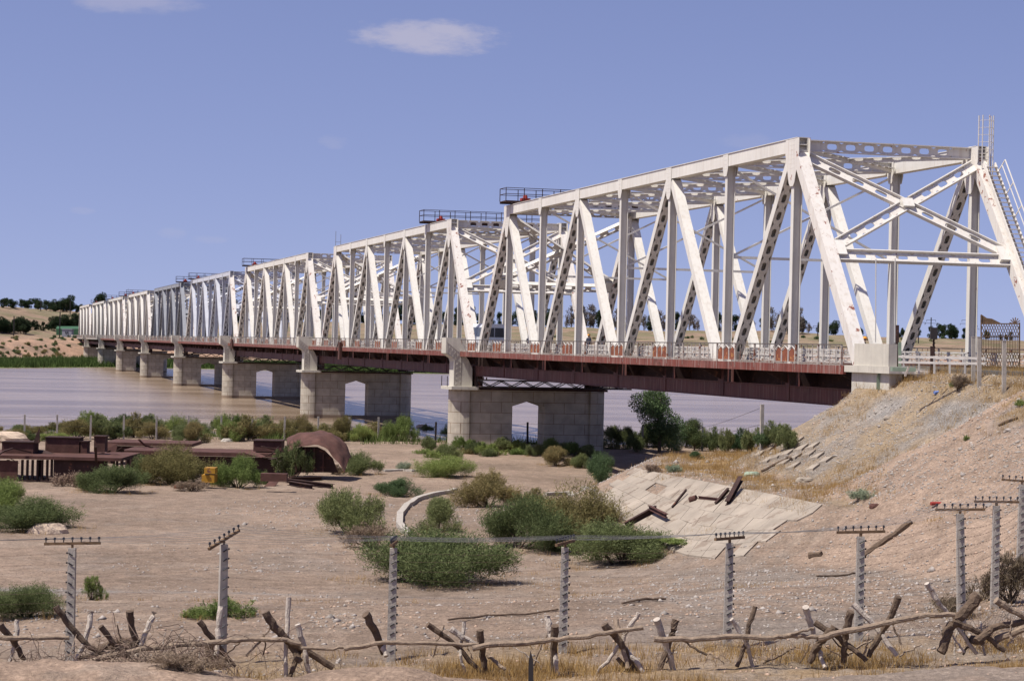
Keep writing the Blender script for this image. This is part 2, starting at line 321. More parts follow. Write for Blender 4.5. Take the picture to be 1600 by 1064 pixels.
def poly_sd(x, y, P):    # signed distance to polygon (negative inside)
    d = np.full(x.shape, 1e9); ins = np.zeros(x.shape, bool); n = len(P)
    for i in range(n):
        ax, ay = P[i]; bx, by = P[(i+1) % n]; ex, ey = bx-ax, by-ay
        t = np.clip(((x-ax)*ex+(y-ay)*ey)/(ex*ex+ey*ey), 0, 1)
        d = np.minimum(d, np.hypot(x-ax-t*ex, y-ay-t*ey))
        c = ((ay > y) != (by > y)); xi = ax+(y-ay)*ex/np.where(abs(ey) < 1e-9, 1e-9, ey); ins ^= c & (x < xi)
    return np.where(ins, -d, d)
def rect_d(x, y, x0, x1, y0, y1):
    return np.hypot(np.maximum(np.maximum(x0-x, x-x1), 0), np.maximum(np.maximum(y0-y, y-y1), 0))
BZ = 4.0
BENCH = [tuple(at_z(px, py, BZ)[:2]) for px, py in ((990, 731), (1040, 741), (1100, 752), (1190, 769), (1290, 790), (1420, 800))]
BENCH += [tuple(at_z(1600, 790, BZ)[:2]), (2., 72.), (8., 118.), tuple(at_z(1130, 706, BZ)[:2]), tuple(at_z(1025, 713, BZ)[:2])]
def camxy(x, y):
    dx, dy = x-CAM.x, y-CAM.y
    return dx*math.cos(YAW)-dy*math.sin(YAW), dx*math.sin(YAW)+dy*math.cos(YAW)
def shore_far(x): return np.interp(x, [-400, -60, -35, 0, 30, 200, 800], [655, 650, 658, 716, 724, 700, 690])
def terrain(x, y, zone=False):
    x = np.asarray(x, float); y = np.asarray(y, float); X, D = camxy(x, y)
    wx = x+4*fbm(x*.05, y*.05, 31); wy = y+4*fbm(x*.05+9, y*.05, 32)
    # near platform, sloping down to the river flats
    hl = np.interp(D, [-50, 30, 37, 40.5, 44, 56, 66, 78, 150, 205, 222, 240, 260], [5, 4.45, 4.12, 3.5, 3.42, 3.25, 2.1, .95, .65, .45, .1, -1.2, -2.5])
    hr = np.interp(D, [-50, 30, 37, 40.5, 44, 62, 80, 100, 150, 205, 222, 240, 260], [5, 4.6, 4.34, 3.5, 3.42, 3.1, 2.1, 1.2, .65, .45, .1, -1.2, -2.5])
    k = ss(X, 2, 12); h = hl*(1-k)+hr*k
    h = h+.055*np.clip(X, -14, 16)*(1-ss(D, 50, 75))
    # spoil mounds in front of the fence
    for px, py, z, r, ry in ((60, 1040, 4.75, 4.2, 1.6), (180, 1040, 4.62, 2.2, 1.3), (585, 1044, 4.72, 1.7, 1.3), (700, 1060, 4.5, 1.6, 1.2)):
        q = at_z(px, py, z); Xc, Dc = camxy(q.x, q.y)
        g = np.exp(-(((X-Xc)/r)**2+((D-Dc)/ry)**2)**1.5); h = h*(1-g)+np.maximum(h, z)*g
    flat = ss(D, 60, 85)
    h = h+fbm(x*.35, y*.35, 3)*.30*(1-.5*flat)+fbm(x*3.6, y*3.6, 13)*.07*(1-ss(D, 60, 90))+fbm(x*.06, y*.06, 4)*.5*(1-ss(D, 205, 215))*ss(D, 46, 60)+fbm(x*1.6, y*1.6, 12)*.10
    # terrace with slab revetment
    sd = poly_sd(x, y, BENCH)
    hb = BZ+.25*fbm(x*.4, y*.4, 5)*ss(-sd, .0, 1.5)+np.clip(-sd*.03, 0, .5)-np.maximum(sd, 0)/2.0
    h1 = smax(h, hb, .18)
    # road embankment with its rounded end, and the side fill
    d1 = rect_d(x, y, .6, 12.5, -300, 100.5); he = 9.25-d1/1.72
    d2 = rect_d(x, y, -3.4, 12.5, -300, 80); he2 = 8.75-d2/1.75
    rough = ss(np.minimum(d1, d2), .5, 4)
    he = he+fbm(x*.25, y*.25, 6)*.55*rough; he2 = he2+fbm(x*.3, y*.3, 7)*.9*rough+fbm(x*1.1, y*1.1, 9)*.25*rough
    he = np.maximum(he, 8.8-rect_d(x, y, -1.1, 12.5, -300, 100.9)/1.1)
    h2 = smax(smax(h1, he, .3), he2, .25)
    # far bank
    ys = shore_far(x)+8*fbm(x*.02, y*.0, 14); f = y-ys
    left = 1-ss(x, -10, 60)
    hf = np.interp(f, [-60, -8, 0, 12, 60, 66, 120, 150, 175, 270, 330, 430, 480, 900, 9000], [-3, -1.5, 0, .7, 1.4, 1.6, 2.2, 7.5, 9.0, 9.6, 13, 19.5, 20.5, 21, 21])
    hf = hf+left*ss(f, 280, 430)*3.5+fbm(x*.012, y*.012, 15)*5*ss(f, 280, 500)+fbm(x*.05, y*.05, 16)*1.6*ss(f, 50, 120)
    hf = np.maximum(hf, 9.2-rect_d(x, y, -3, 14, 903, 1600)/1.7-ss(y, 950, 1100)*3)
    fm = ss(y, 380, 420); z = h2*(1-fm)+hf*fm
    z = np.where(y > 400, hf, np.where((D > 262), np.minimum(z, -2.5), z))
    if not zone: return z
    c = np.empty(x.shape+(3,)); c[:] = (.345, .255, .19)
    def put(mask, colr): 
        nonlocal c; c = c*(1-mask[..., None])+np.array(colr)*mask[..., None]
    n1 = fbm(x*.22, y*.22, 21); n2 = fbm(x*.6, y*.6, 22); n3 = fbm(x*1.6, y*1.6, 23)
    put(ss(n1+.3*n3, .02, .2)*.6*(1-ss(D, 95, 140)), (.35, .285, .235))
    put(ss(D, 50, 44)*ss(D, 36, 41)*ss(n2, -.25, .1)*.7 if False else (1-ss(D, 45, 50))*ss(D, 38, 41)*ss(n2, -.3, .1)*.6, (.42, .29, .15))
    put((1-ss(D, 36.5, 40))*.8, (.46, .33, .24))
    # grey gravel track on the flats at left
    tr1 = np.abs((D-(104-.35*X+3*np.sin(X*.16)))*.94); tr = np.maximum(np.exp(-((tr1-.8)/.22)**2), 0); put(tr*.45*ss(n3, -.35, .0), (.27, .20, .15))
    tr2 = np.abs(D-(64+.25*X+2*np.sin(X*.22))); put(np.exp(-((tr2-.8)/.2)**2)*.4*ss(n3, -.3, .1), (.27, .205, .16)); put(ss(n1-.5*n2, .08, .22)*ss(D, 60, 90)*.5, (.29, .22, .165)); put(ss(-n1+.6*n3, .10, .22)*.5, (.40, .315, .245))
    put(np.exp(-((D-(77+.18*X))/2.2)**2)*(1-ss(X, -10, 4))*ss(n2, -.3, .1)*.8, (.36, .33, .30))
    # pebbly apron left of the embankment
    put(ss(X, 0, 7)*(1-ss(D, 78, 90))*ss(n1+n3*.5, -.12, .15)*.6, (.33, .28, .235))
    # terrace top: dry grass and gravel
    put(ss(-sd, -.3, .3)*ss(n2+.5*n3, -.2, .1)*.85, (.33, .25, .17))
    put(ss(-sd, .6, 3)*ss(n1+n2, -.1, .15)*.7, (.47, .30, .12))
    ee = ss(he+.0*x, h1-.05, h1+.25); put(ee*.95, (.345, .27, .195))
    put(ee*ss(n2+1.1*n3, 0., .2)*.7, (.285, .255, .225)); put(ee*ss(n1-.7*n2+.7*n3, 0.03, .2)*.7, (.37, .275, .17))
    put(ee*ss(he, 7.2, 8.6)*ss(n2+.6*n3, -.1, .2)*.8, (.40, .29, .17)); put(ee*ss(he, 6.2, 7.2)*(1-ss(he, 7.8, 8.4))*ss(-n1, -.2, .05)*.8, (.31, .29, .27))
    e2 = ss(he2, np.maximum(he, h1)-.05, np.maximum(he, h1)+.3); put(e2, (.43, .315, .235))
    put(e2*ss(n2+.6*n3, .0, .15)*.7, (.36, .265, .20)); put(e2*ss(he2, 6.4, 8.2)*ss(n1+.4, .35, .5)*.8, (.31, .28, .26)); put(e2*ss(he2, 7.0, 8.3)*ss(n3+n1, .0, .2)*.7, (.45, .31, .15))
    cre = np.exp(-((he2-he)/.5)**2)*ss(np.maximum(he, he2), 4.5, 5.5)*ss(n3, -.3, .1); put(cre*.8, (.48, .32, .13))
    put((1-ss(h2, .05, .5))*ss(D, 180, 210)*(y < 400), (.24, .18, .13))
    # far bank
    far = (y > 400).astype(float)
    put(far, (.32, .225, .16)); put(far*(1-ss(f, 55, 110+30*n1)), (.12, .165, .05)); put(far*ss(f, 95, 125)*(1-ss(f, 165, 180))*ss(n1, -.2, .1), (.45, .29, .20))
    put(far*ss(f, 180, 230)*ss(n1, -.1, .15)*.6, (.27, .20, .13)); put(far*ss(f, 260, 300)*ss(fbm(x*.03, y*.1, 40), -.05, .1)*.75, (.25, .21, .13)); put(far*ss(f, 150, 200)*ss(fbm(x*.08, y*.08, 41), 0, .1)*.6, (.16, .16, .08))
    put(far*ss(f, 480, 520), (.26, .195, .13))
    return z, c
def ground_z(x, y): return float(terrain(np.array([x]), np.array([y]))[0])
def on_ground(px, py, lo=30., hi=1400., below=0):     # where the sight line of a photo point meets the terrain
    d = skydir(px, py); ts = np.exp(np.linspace(math.log(lo), math.log(hi), 2600))
    xs = CAM.x+d.x*ts; ys = CAM.y+d.y*ts; zs = CAM.z+d.z*ts; g = terrain(xs, ys); g = np.maximum(g, -.02)
    i = int(np.argmax(zs < g)); t = ts[i]
    return Vector((xs[i], ys[i], g[i]))
def build_ground():
    a_in = np.linspace(R(-17), R(17), 560); a_out = np.concatenate([np.linspace(R(17.6), R(34), 50), np.linspace(R(36), R(324), 60), np.linspace(R(326), R(342.4), 50)])
    A = np.concatenate([a_in, a_out])+YAW
    D = np.concatenate([np.array([0.5, 6, 14, 22, 28]), np.exp(np.linspace(math.log(31), math.log(135), 520)), np.exp(np.linspace(math.log(136), math.log(262), 110)), np.exp(np.linspace(math.log(275), math.log(600), 16)), np.exp(np.linspace(math.log(612), math.log(1500), 230)), np.array([1700, 2200, 3200, 5000, 9000])])
    AA, DD = np.meshgrid(A, D, indexing='ij'); x = CAM.x+np.sin(AA)*DD; y = CAM.y+np.cos(AA)*DD
    z, c = terrain(x, y, True); na, nd = x.shape
    V = np.stack([x, y, z], -1).reshape(-1, 3)
    i = np.arange(na)[:, None]; j = np.arange(nd-1)[None]; i2 = (i+1) % na
    F = np.stack([i*nd+j, i*nd+j+1, i2*nd+j+1, i2*nd+j], -1).reshape(-1, 4)
    o = np_mesh('ground', V, F, GM, c.reshape(-1, 3), True); tag(o, 'dry sandy ground with gravel, slopes and the far river bank', 'ground', kind='structure')
build_ground()
mb = MB(); mb.v = [(-6000, -3000, 0), (6000, -3000, 0), (6000, 9000, 0), (-6000, 9000, 0)]; mb.f = [(0, 1, 2, 3)]; mb.m = [0]
# the river: a sheet that dips under both banks
xs = np.linspace(-900, 1400, 24); V = []; 
for x_ in xs: V += [(x_, 120., 0.), (x_, 420., 0.), (x_, 780., 0.)]
F = []
for i in range(23):
    for j in range(2): F.append((i*3+j, (i+1)*3+j, (i+1)*3+j+1, i*3+j+1))
tag(np_mesh('river', np.array(V), np.array(F), WM), 'wide muddy brown river flowing under the bridge', 'river', kind='structure')

# ------------------------------------------------------------------ bridge
Y0, SP, PN, ZB, HT, W = 102.6, 88.86, 11.0, 7.31, 15.0, 11.08
ZT = HT-.42; ZC = .42; DZ = 2.14        # local heights: top chord centre, bottom chord centre, deck
def perf_beam(mb, p, q, depth, flw, up=(0, 0, 1), hl=.75, hw=.34, pitch=1.5, t=.05):   # web plate with oval holes and two flanges
    p, q, up = Vector(p), Vector(q), Vector(up); d = (q-p).normalized(); side = d.cross(up).normalized(); u = side.cross(d)
    mb.perf(p, q, side, depth-.02, t, hl, hw, pitch, .6)
    mb.obox((p+q)/2+u*depth/2, (q-p)/2, side*flw/2, u*.03); mb.obox((p+q)/2-u*depth/2, (q-p)/2, side*flw*.28, u*.03)
def make_span():
    T = Vector((0, Y0, ZB))
    root = thing('truss_span', T, 'white steel truss span', 'bridge span', 'steel truss spans of the bridge')
    def B(y): return Y0+y
    Wm = M['white']
    for xi, x in enumerate((0, W)):
        sx = 1 if xi == 0 else -1
        # top chord: open box with stiffener, seen at its open ends
        c = MB(); y0, y1 = B(PN-.75), B(7*PN+.75)
        c.box(x-.31, x-.27, y0, y1, ZB+ZT-.38, ZB+ZT+.38); c.box(x+.27, x+.31, y0, y1, ZB+ZT-.38, ZB+ZT+.38)
        c.box(x-.36, x+.36, y0, y1, ZB+ZT+.383, ZB+ZT+.42); c.box(x-.267, x+.267, y0, y1, ZB+ZT-.03, ZB+ZT+.03); c.box(x-.267, x+.267, y0, y1, ZB+ZT-.38, ZB+ZT-.34)
        for yy in (y0+.35, y1-.35): c.box(x-.266, x+.266, yy-.02, yy+.02, ZB+ZT-.337, ZB+ZT+.38)
        c.build('top_chord', Wm, root)
        c = MB(); c.box(x-.29, x+.29, B(-.15), B(8*PN+.15), ZB, ZB+.84); c.box(x-.36, x+.36, B(-.12), B(8*PN+.12), ZB-.04, ZB-.003); c.box(x-.36, x+.36, B(-.12), B(8*PN+.12), ZB+.843, ZB+.875)
        c.build('bottom_chord', M['red'], root)
        # verticals: H sections
        for k in range(1, 8):
            v = MB(); y = B(k*PN); zt = ZB+ZT-.385; z0 = ZB+1.95 if k % 2 else ZB+1.9
            for s in (-1, 1): v.box(x+s*.25-.016, x+s*.25+.016, y-.2, y+.2, z0, zt)
            v.box(x-.233, x+.233, y-.014, y+.014, z0, zt)
            v.build('vertical', Wm, root)
        # diagonals and end posts
        for k in range(0, 8):
            if k % 2 == 0: p, q = (x, B(k*PN), ZB+ZC), (x, B((k+1)*PN), ZB+ZT)
            else: p, q = (x, B((k+1)*PN), ZB+ZC), (x, B(k*PN), ZB+ZT)
            p, q = Vector(p), Vector(q); d = (q-p).normalized(); end = k in (0, 7)
            p = p+d*(1.55/d.z); q = q-d*((.62 if not end else .2)/d.z)
            n = Vector((0, -d.z, d.y)); n = n if n.z > 0 else -n       # face that looks up
            hw, hd = (.33, .33) if end else (.30, .25)
            g = MB()
            for s in (-1, 1): g.obox((p+q)/2+Vector((s*hw, 0, 0)), (q-p)/2, n*hd, (.02, 0, 0))
            g.obox((p+q)/2+n*(hd-.02), (q-p)/2, Vector((hw-.02, 0, 0)), n*.018)
            g.perf(p, q, n, 2*hw-.045, .03, .60, .27, 1.22, .5)
            b0 = len(g.v)
            # move the pierced plate to the underside
            g.v[16+8:] = [tuple(Vector(a)-n*(hd-.02)) for a in g.v[16+8:]]
            g.build('end_post' if end else 'diagonal', Wm if not end else M['whiteflake'], root)
        # gussets at the top chord (pair of plates per node)
        for k in range(1, 8):
            y = B(k*PN); zt = ZB+ZT+.375; zb = ZB+ZT-.38
            g = MB()
            for s in (-1, 1):
                xx = x+s*.335-.012
                if k % 2: pts = [(-1.02, zt), (-1.02, zb-.1), (-.42, zb-1.75), (-.22, zb-1.95), (.22, zb-1.95), (.42, zb-1.75), (1.02, zb-.1), (1.02, zt)] if k in (1, 7) else [(-.55, zt), (-.55, zb), (-.42, zb-1.1), (-.2, zb-1.35), (.2, zb-1.35), (.42, zb-1.1), (.55, zb), (.55, zt)]
                else: pts = [(-.45, zt), (-.45, zb-.15), (-.24, zb-.6), (.24, zb-.6), (.45, zb-.15), (.45, zt)]
                g.prism([(xx, y+a, b) for a, b in pts], (.024, 0, 0))
                for i in range(5 if k % 2 else 3):       # rivet rows
                    for j in range(7):
                        ry = y+(-.34+.17*i if k % 2 else -.17+.17*i); rz = zt-.10-.26*j
                        if k % 2 == 0 and j > 3: continue
                        fx = x+s*.349; g.box(fx-.008, fx+.008, ry-.02, ry+.02, rz-.02, rz+.02)
            g.build('gusset_plate', M['whiteold'] if k in (1, 7) else Wm, root)
            h = MB()
            for s in (-1, 1):
                xx = x+s*.32-.012; a = .52 if k % 2 == 0 else .30
                h.prism([(xx, y-a, ZB+.05), (xx, y+a, ZB+.05), (xx, y+a, ZB+1.0), (xx, y+a*(1 if k % 2 == 0 else .3), ZB+1.75), (xx, y+a*(1.25 if k % 2 == 0 else .3), ZB+2.0), (xx, y-a*(1.25 if k % 2 == 0 else .3), ZB+2.0), (xx, y-a*(1 if k % 2 == 0 else .3), ZB+1.75), (xx, y-a, ZB+1.0)], (.024, 0, 0))
                for i in range(5):
                    for j in range(7): fx = x+s*.334; ry = y-a+a*.2+a*.4*i; rz = ZB+.15+.22*j; 
                    
                for j in range(6):
                    fx = x+s*.338; rz = ZB+.14+.15*j; h.box(fx-.006, fx+.006, y-a*.9, y+a*.9, rz-.012, rz+.012)
            h.build('bottom_gusset', M['red'], root)
    # floor: beams, stringers, slab
    for k in range(0, 9):
        f = MB(); f.box(.36, W-.36, B(k*PN)-.15+(.2 if k == 0 else -.2 if k == 8 else 0), B(k*PN)+.15+(.2 if k == 0 else -.2 if k == 8 else 0), ZB+.25, ZB+1.85)
        f.build('floor_beam', M['rust_and_shade'], root)  # darker steel tone paints in the shade below the deck
    f = MB()
    for xs_ in (1.6, 3.6, 5.6, 7.6, 9.6): f.box(xs_-.1, xs_+.1, B(.1), B(8*PN-.1), ZB+.82, ZB+1.87)
    f.build('stringer', M['rust_and_shade'], root)  # dark tone puts the under-deck shade into the stringers
    MB().box(.5, W-.5, B(-.35), B(8*PN+.35), ZB+1.88, ZB+DZ).build('roadway', M['road'], root)
    # sidewalks with fascia beam, brackets, railing
    for sx, xo in ((-1, -1.75), (1, W+1.75)):
        xi = -.42 if sx < 0 else W+.42
        MB().box(min(xo, xi), max(xo, xi), B(-.3), B(8*PN+.3), ZB+DZ-.08, ZB+DZ+.02).build('sidewalk', M['concreteold'], root)
        fa = MB(); n = 56
        for i in range(n):
            a = -.35+i*(88.7/n); fa.box(xo-.05 if sx < 0 else xo-.1, xo+.1 if sx < 0 else xo+.05, B(a), B(a+88.7/n-.02), ZB+DZ-.42, ZB+DZ+.025)
        fa.build('fascia', M['redbright'], root)
        for k in range(0, 9):
            br = MB(); y = B(k*PN+(.15 if k == 0 else -.15 if k == 8 else 0)); x0 = -.3 if sx < 0 else W+.3
            br.prism([(x0, y-.05, ZB+1.0), (xo, y-.05, ZB+DZ-.42), (xo, y-.05, ZB+DZ-.1), (x0, y-.05, ZB+DZ-.1)], (0, .1, 0))
            br.build('bracket', M['rust_and_shade'], root)  # same dark tone, walkway shade painted into the brackets
        rl = MB(); rl.box(xo-.035, xo+.035, B(0), B(88), ZB+DZ+1.07, ZB+DZ+1.13)
        rl.build('handrail', M['railtop'], root)
        rl = MB(); npost = 28
        for i in range(npost+1):
            y = B(i*88/npost); rl.box(xo-.05, xo+.05, y-.05, y+.05, ZB+DZ-.28, ZB+DZ+1.07)
            if i < npost:
                mod = i % 7 in (2, 5)
                for j in range(1, 4):
                    yy = y+j*88/npost/4
                    if mod: continue
                    rl.box(xo-.014, xo+.014, yy-.022, yy+.022, ZB+DZ+.06, ZB+DZ+1.07)
        for zz in (.06, .12): rl.box(xo-.03, xo+.03, B(0), B(88), ZB+DZ+zz, ZB+DZ+zz+.03)
        rl.build('railing', M['rail'], root)
        if sx < 0:
            for i in [q for q in range(npost) if q % 7 in (2, 5)]:
                y0 = B(i*88/npost)+.07; wd = 88/npost-.14; fr = MB(); pl = MB()
                for j in range(3):
                    a = y0+j*wd/3; b = a+wd/3; cc = (a+b)/2; z0, z1 = ZB+DZ+.14, ZB+DZ+1.0
                    pl.prism([(xo+.015, a+.05, z0), (xo+.015, b-.05, z0), (xo+.015, b-.05, z1-.28), (xo+.015, cc, z1-.08), (xo+.015, a+.05, z1-.28)], (.02, 0, 0))
                    for s_, e_ in (((a+.03, z0), (a+.03, z1-.2)), ((b-.03, z0), (b-.03, z1-.2)), ((a+.02, z1-.22), (cc, z1+.02)), ((b-.02, z1-.22), (cc, z1+.02))):
                        fr.beam((xo-.01, s_[0], s_[1]), (xo-.01, e_[0], e_[1]), .05, .05)
                    fr.box(xo-.02, xo+.02, cc-.02, cc+.02, z1-.05, z1+.08)
                ap = pl.build('arch_panel', M['archrust'], root); fr.build('arch_frame', M['guard'], ap)
    # inner lattice guards along the roadway
    for x in (.75, W-.75):
        g = MB(); z0 = ZB+DZ+.02; n = 44
        g.box(x-.03, x+.03, B(.5), B(87.5), z0+.78, z0+.86); g.box(x-.03, x+.03, B(.5), B(87.5), z0+.12, z0+.18); g.box(x-.05, x+.05, B(.5), B(87.5), z0+.42, z0+.54)
        for i in range(n+1):
            y = B(.5+87*i/n); g.box(x-.06, x+.06, y-.06, y+.06, z0, z0+.86)
            if i < n:
                y2 = y+87/n; g.beam((x, y, z0+.56), (x, y2, z0+.78), .03, .04); g.beam((x, y, z0+.78), (x, y2, z0+.56), .03, .04)
                g.beam((x, y, z0+.16), (x, y2, z0+.44), .03, .04); g.beam((x, y, z0+.44), (x, y2, z0+.16), .03, .04)
        g.build('guard_rail', M['guard'], root)
        MB().box(x-.18, x+.18, B(.3), B(87.7), z0-.01, z0+.11).build('kerb_beam', M['rust'], root)
    # top struts, laterals
    for k in range(1, 8):
        s = MB(); y = B(k*PN); z = ZB+ZT+.02
        perf_beam(s, (.36, y, z), (W-.36, y, z), .62, .42, hl=.62, hw=.34, pitch=1.15)
        s.build('top_strut', M['whiteold'] if k in (1, 7) else Wm, root)
        if k < 7:
            l = MB()
            l.perf((.5, y+.5, z-.08), (W/2-.3, y+PN/2-.25, z-.08), (0, 0, 1), .42, .05, .6, .22, 1.2); l.perf((W/2+.3, y+PN/2+.25, z-.08), (W-.5, y+PN-.5, z-.08), (0, 0, 1), .42, .05, .6, .22, 1.2)
            l.perf((W-.5, y+.5, z-.081), (.5, y+PN-.5, z-.081), (0, 0, 1), .42, .05, .6, .22, 1.2)
            l.beam((.5, y+.5, z-.22), (W-.5, y+PN-.5, z-.22), .05, .22); l.beam((W-.5, y+.5, z-.23), (.5, y+PN-.5, z-.23), .05, .22)
            l.build('top_lateral', Wm, root)
        if k % 2 == 0:       # sway frame at the plain verticals
            s = MB(); zm = ZB+8.6
            s.beam((.2, y, zm), (W-.2, y, zm), .16, .16)
            s.beam((.25, y-.06, ZB+ZT-.6), (W-.3, y-.06, zm+.1), .13, .13); s.beam((W-.25, y+.08, ZB+ZT-.6), (.3, y+.08, zm+.1), .13, .13)
            s.build('sway_brace', Wm, root)
    # portals in the plane of the end posts
    for e in (0, 1):
        s = MB()
        def pp(x, zloc): t = (zloc-ZC)/(ZT-ZC)*PN; return Vector((x, B(t) if e == 0 else B(8*PN-t), ZB+zloc))
        zl = 8.15; nrm = (pp(0, 10)-pp(0, 5)).normalized()
        perf_beam(s, pp(.36, zl), pp(W-.36, zl), .66, .44, up=nrm, hl=.72, hw=.30, pitch=1.25)
        perf_beam(s, pp(.36, ZT-.75), pp(W-.5, zl+.55), .62, .40, up=nrm, hl=.74, hw=.34, pitch=1.45)
        a, b = pp(W-.36, ZT-.75), pp(.5, zl+.55); c = (a+b)/2; dd = (b-a).normalized()
        perf_beam(s, a, c-dd*.35, .62, .40, up=nrm, hl=.7, hw=.34, pitch=1.45); perf_beam(s, c+dd*.35, b, .62, .40, up=nrm, hl=.7, hw=.34, pitch=1.45)
        s.build('portal_brace', M['whiteold'], root)
        s = MB(); side = nrm.cross(Vector((1, 0, 0)))
        s.obox(c, Vector((.34, 0, 0)), nrm*.30, side*.27); s.build('portal_gusset', Wm, root)
        for xq in (.42, W-.42): s = MB(); s.obox(pp(xq+(.2 if xq < 1 else -.2), zl+.3), (.3, 0, 0), nrm*.5, side*.30); s.build('portal_gusset', Wm, root)
    return root
span0 = make_span()
SPN = ['nearest white truss span of the bridge, its portal opening towards the road', 'second white truss span, between the two nearest river piers', 'third white truss span from the near bank', 'fourth truss span with pale grey paint and one rusty end post', 'fifth truss span with the dark grey paint', 'sixth truss span, white again beyond the dark grey one', 'seventh truss span from the near bank, far out over the river', 'eighth truss span, second to last before the far bank', 'last and smallest looking truss span, ending on the far bank']
spans = [span0]
for i in range(1, 9):
    o = copy_tree(span0); o.location = (0, Y0+i*SP, ZB); spans.append(o)
for i, o in enumerate(spans):
    o['label'] = SPN[i]
    if i in (3, 4):
        g = M['palegrey'] if i == 3 else M['grey']
        for ch in o.children:
            nm = ch.data.materials[0].name
            if nm.startswith('white'):
                if i == 3 and ch.name.startswith('end_post'): continue
                ch.material_slots[0].link = 'OBJECT'; ch.material_slots[0].material = g
    if i >= 7:
        for ch in o.children:
            if ch.name.startswith('fascia'): ch.material_slots[0].link = 'OBJECT'; ch.material_slots[0].material = M['concreteold']

# ------------------------------------------------------------------ piers
def block_mat():
    m = bpy.data.materials.new('pier_masonry'); m.use_nodes = True; t = m.node_tree; t.nodes.clear(); L = t.links.new
    out = N(t, 'ShaderNodeOutputMaterial'); bs = N(t, 'ShaderNodeBsdfPrincipled'); L(bs.outputs[0], out.inputs[0]); bs.inputs['Roughness'].default_value = .9; bs.inputs['Specular IOR Level'].default_value = .15
    tc = N(t, 'ShaderNodeTexCoord'); sp = N(t, 'ShaderNodeSeparateXYZ'); L(tc.outputs['Object'], sp.inputs[0])
    ad = N(t, 'ShaderNodeMath', operation='ADD'); L(sp.outputs[0], ad.inputs[0]); L(sp.outputs[1], ad.inputs[1])
    cb = N(t, 'ShaderNodeCombineXYZ'); L(ad.outputs[0], cb.inputs[0]); L(sp.outputs[2], cb.inputs[1])
    b = N(t, 'ShaderNodeTexBrick'); L(cb.outputs[0], b.inputs['Vector']); b.inputs['Scale'].default_value = 1; b.inputs['Brick Width'].default_value = 2.0; b.inputs['Row Height'].default_value = .98; b.inputs['Mortar Size'].default_value = .028; b.inputs['Mortar Smooth'].default_value = .4
    b.inputs['Color1'].default_value = (.47, .42, .335, 1); b.inputs['Color2'].default_value = (.38, .335, .27, 1); b.inputs['Mortar'].default_value = (.22, .16, .11, 1)
    n = N(t, 'ShaderNodeTexNoise'); n.inputs['Scale'].default_value = 1.1; n.inputs['Detail'].default_value = 8; L(tc.outputs['Object'], n.inputs['Vector'])
    r = N(t, 'ShaderNodeMapRange'); L(n.outputs['Fac'], r.inputs[0]); r.inputs[1].default_value = .3; r.inputs[2].default_value = .7; r.inputs[3].default_value = .78; r.inputs[4].default_value = 1.15
    s = N(t, 'ShaderNodeVectorMath', operation='SCALE'); L(b.outputs['Color'], s.inputs[0]); L(r.outputs[0], s.inputs['Scale'])
    z = N(t, 'ShaderNodeMapRange'); L(sp.outputs[2], z.inputs[0]); z.inputs[1].default_value = .55; z.inputs[2].default_value = .35; 
    mx = N(t, 'ShaderNodeMix', data_type='RGBA'); L(z.outputs[0], mx.inputs[0]); L(s.outputs[0], mx.inputs[6]); mx.inputs[7].default_value = (.24, .18, .13, 1); L(mx.outputs[2], bs.inputs['Base Color'])
    bp = N(t, 'ShaderNodeBump'); bp.inputs['Strength'].default_value = .6; bp.inputs['Distance'].default_value = .03; L(n.outputs['Fac'], bp.inputs['Height']); L(bp.outputs[0], bs.inputs['Normal'])
    return m
M['pier'] = block_mat()
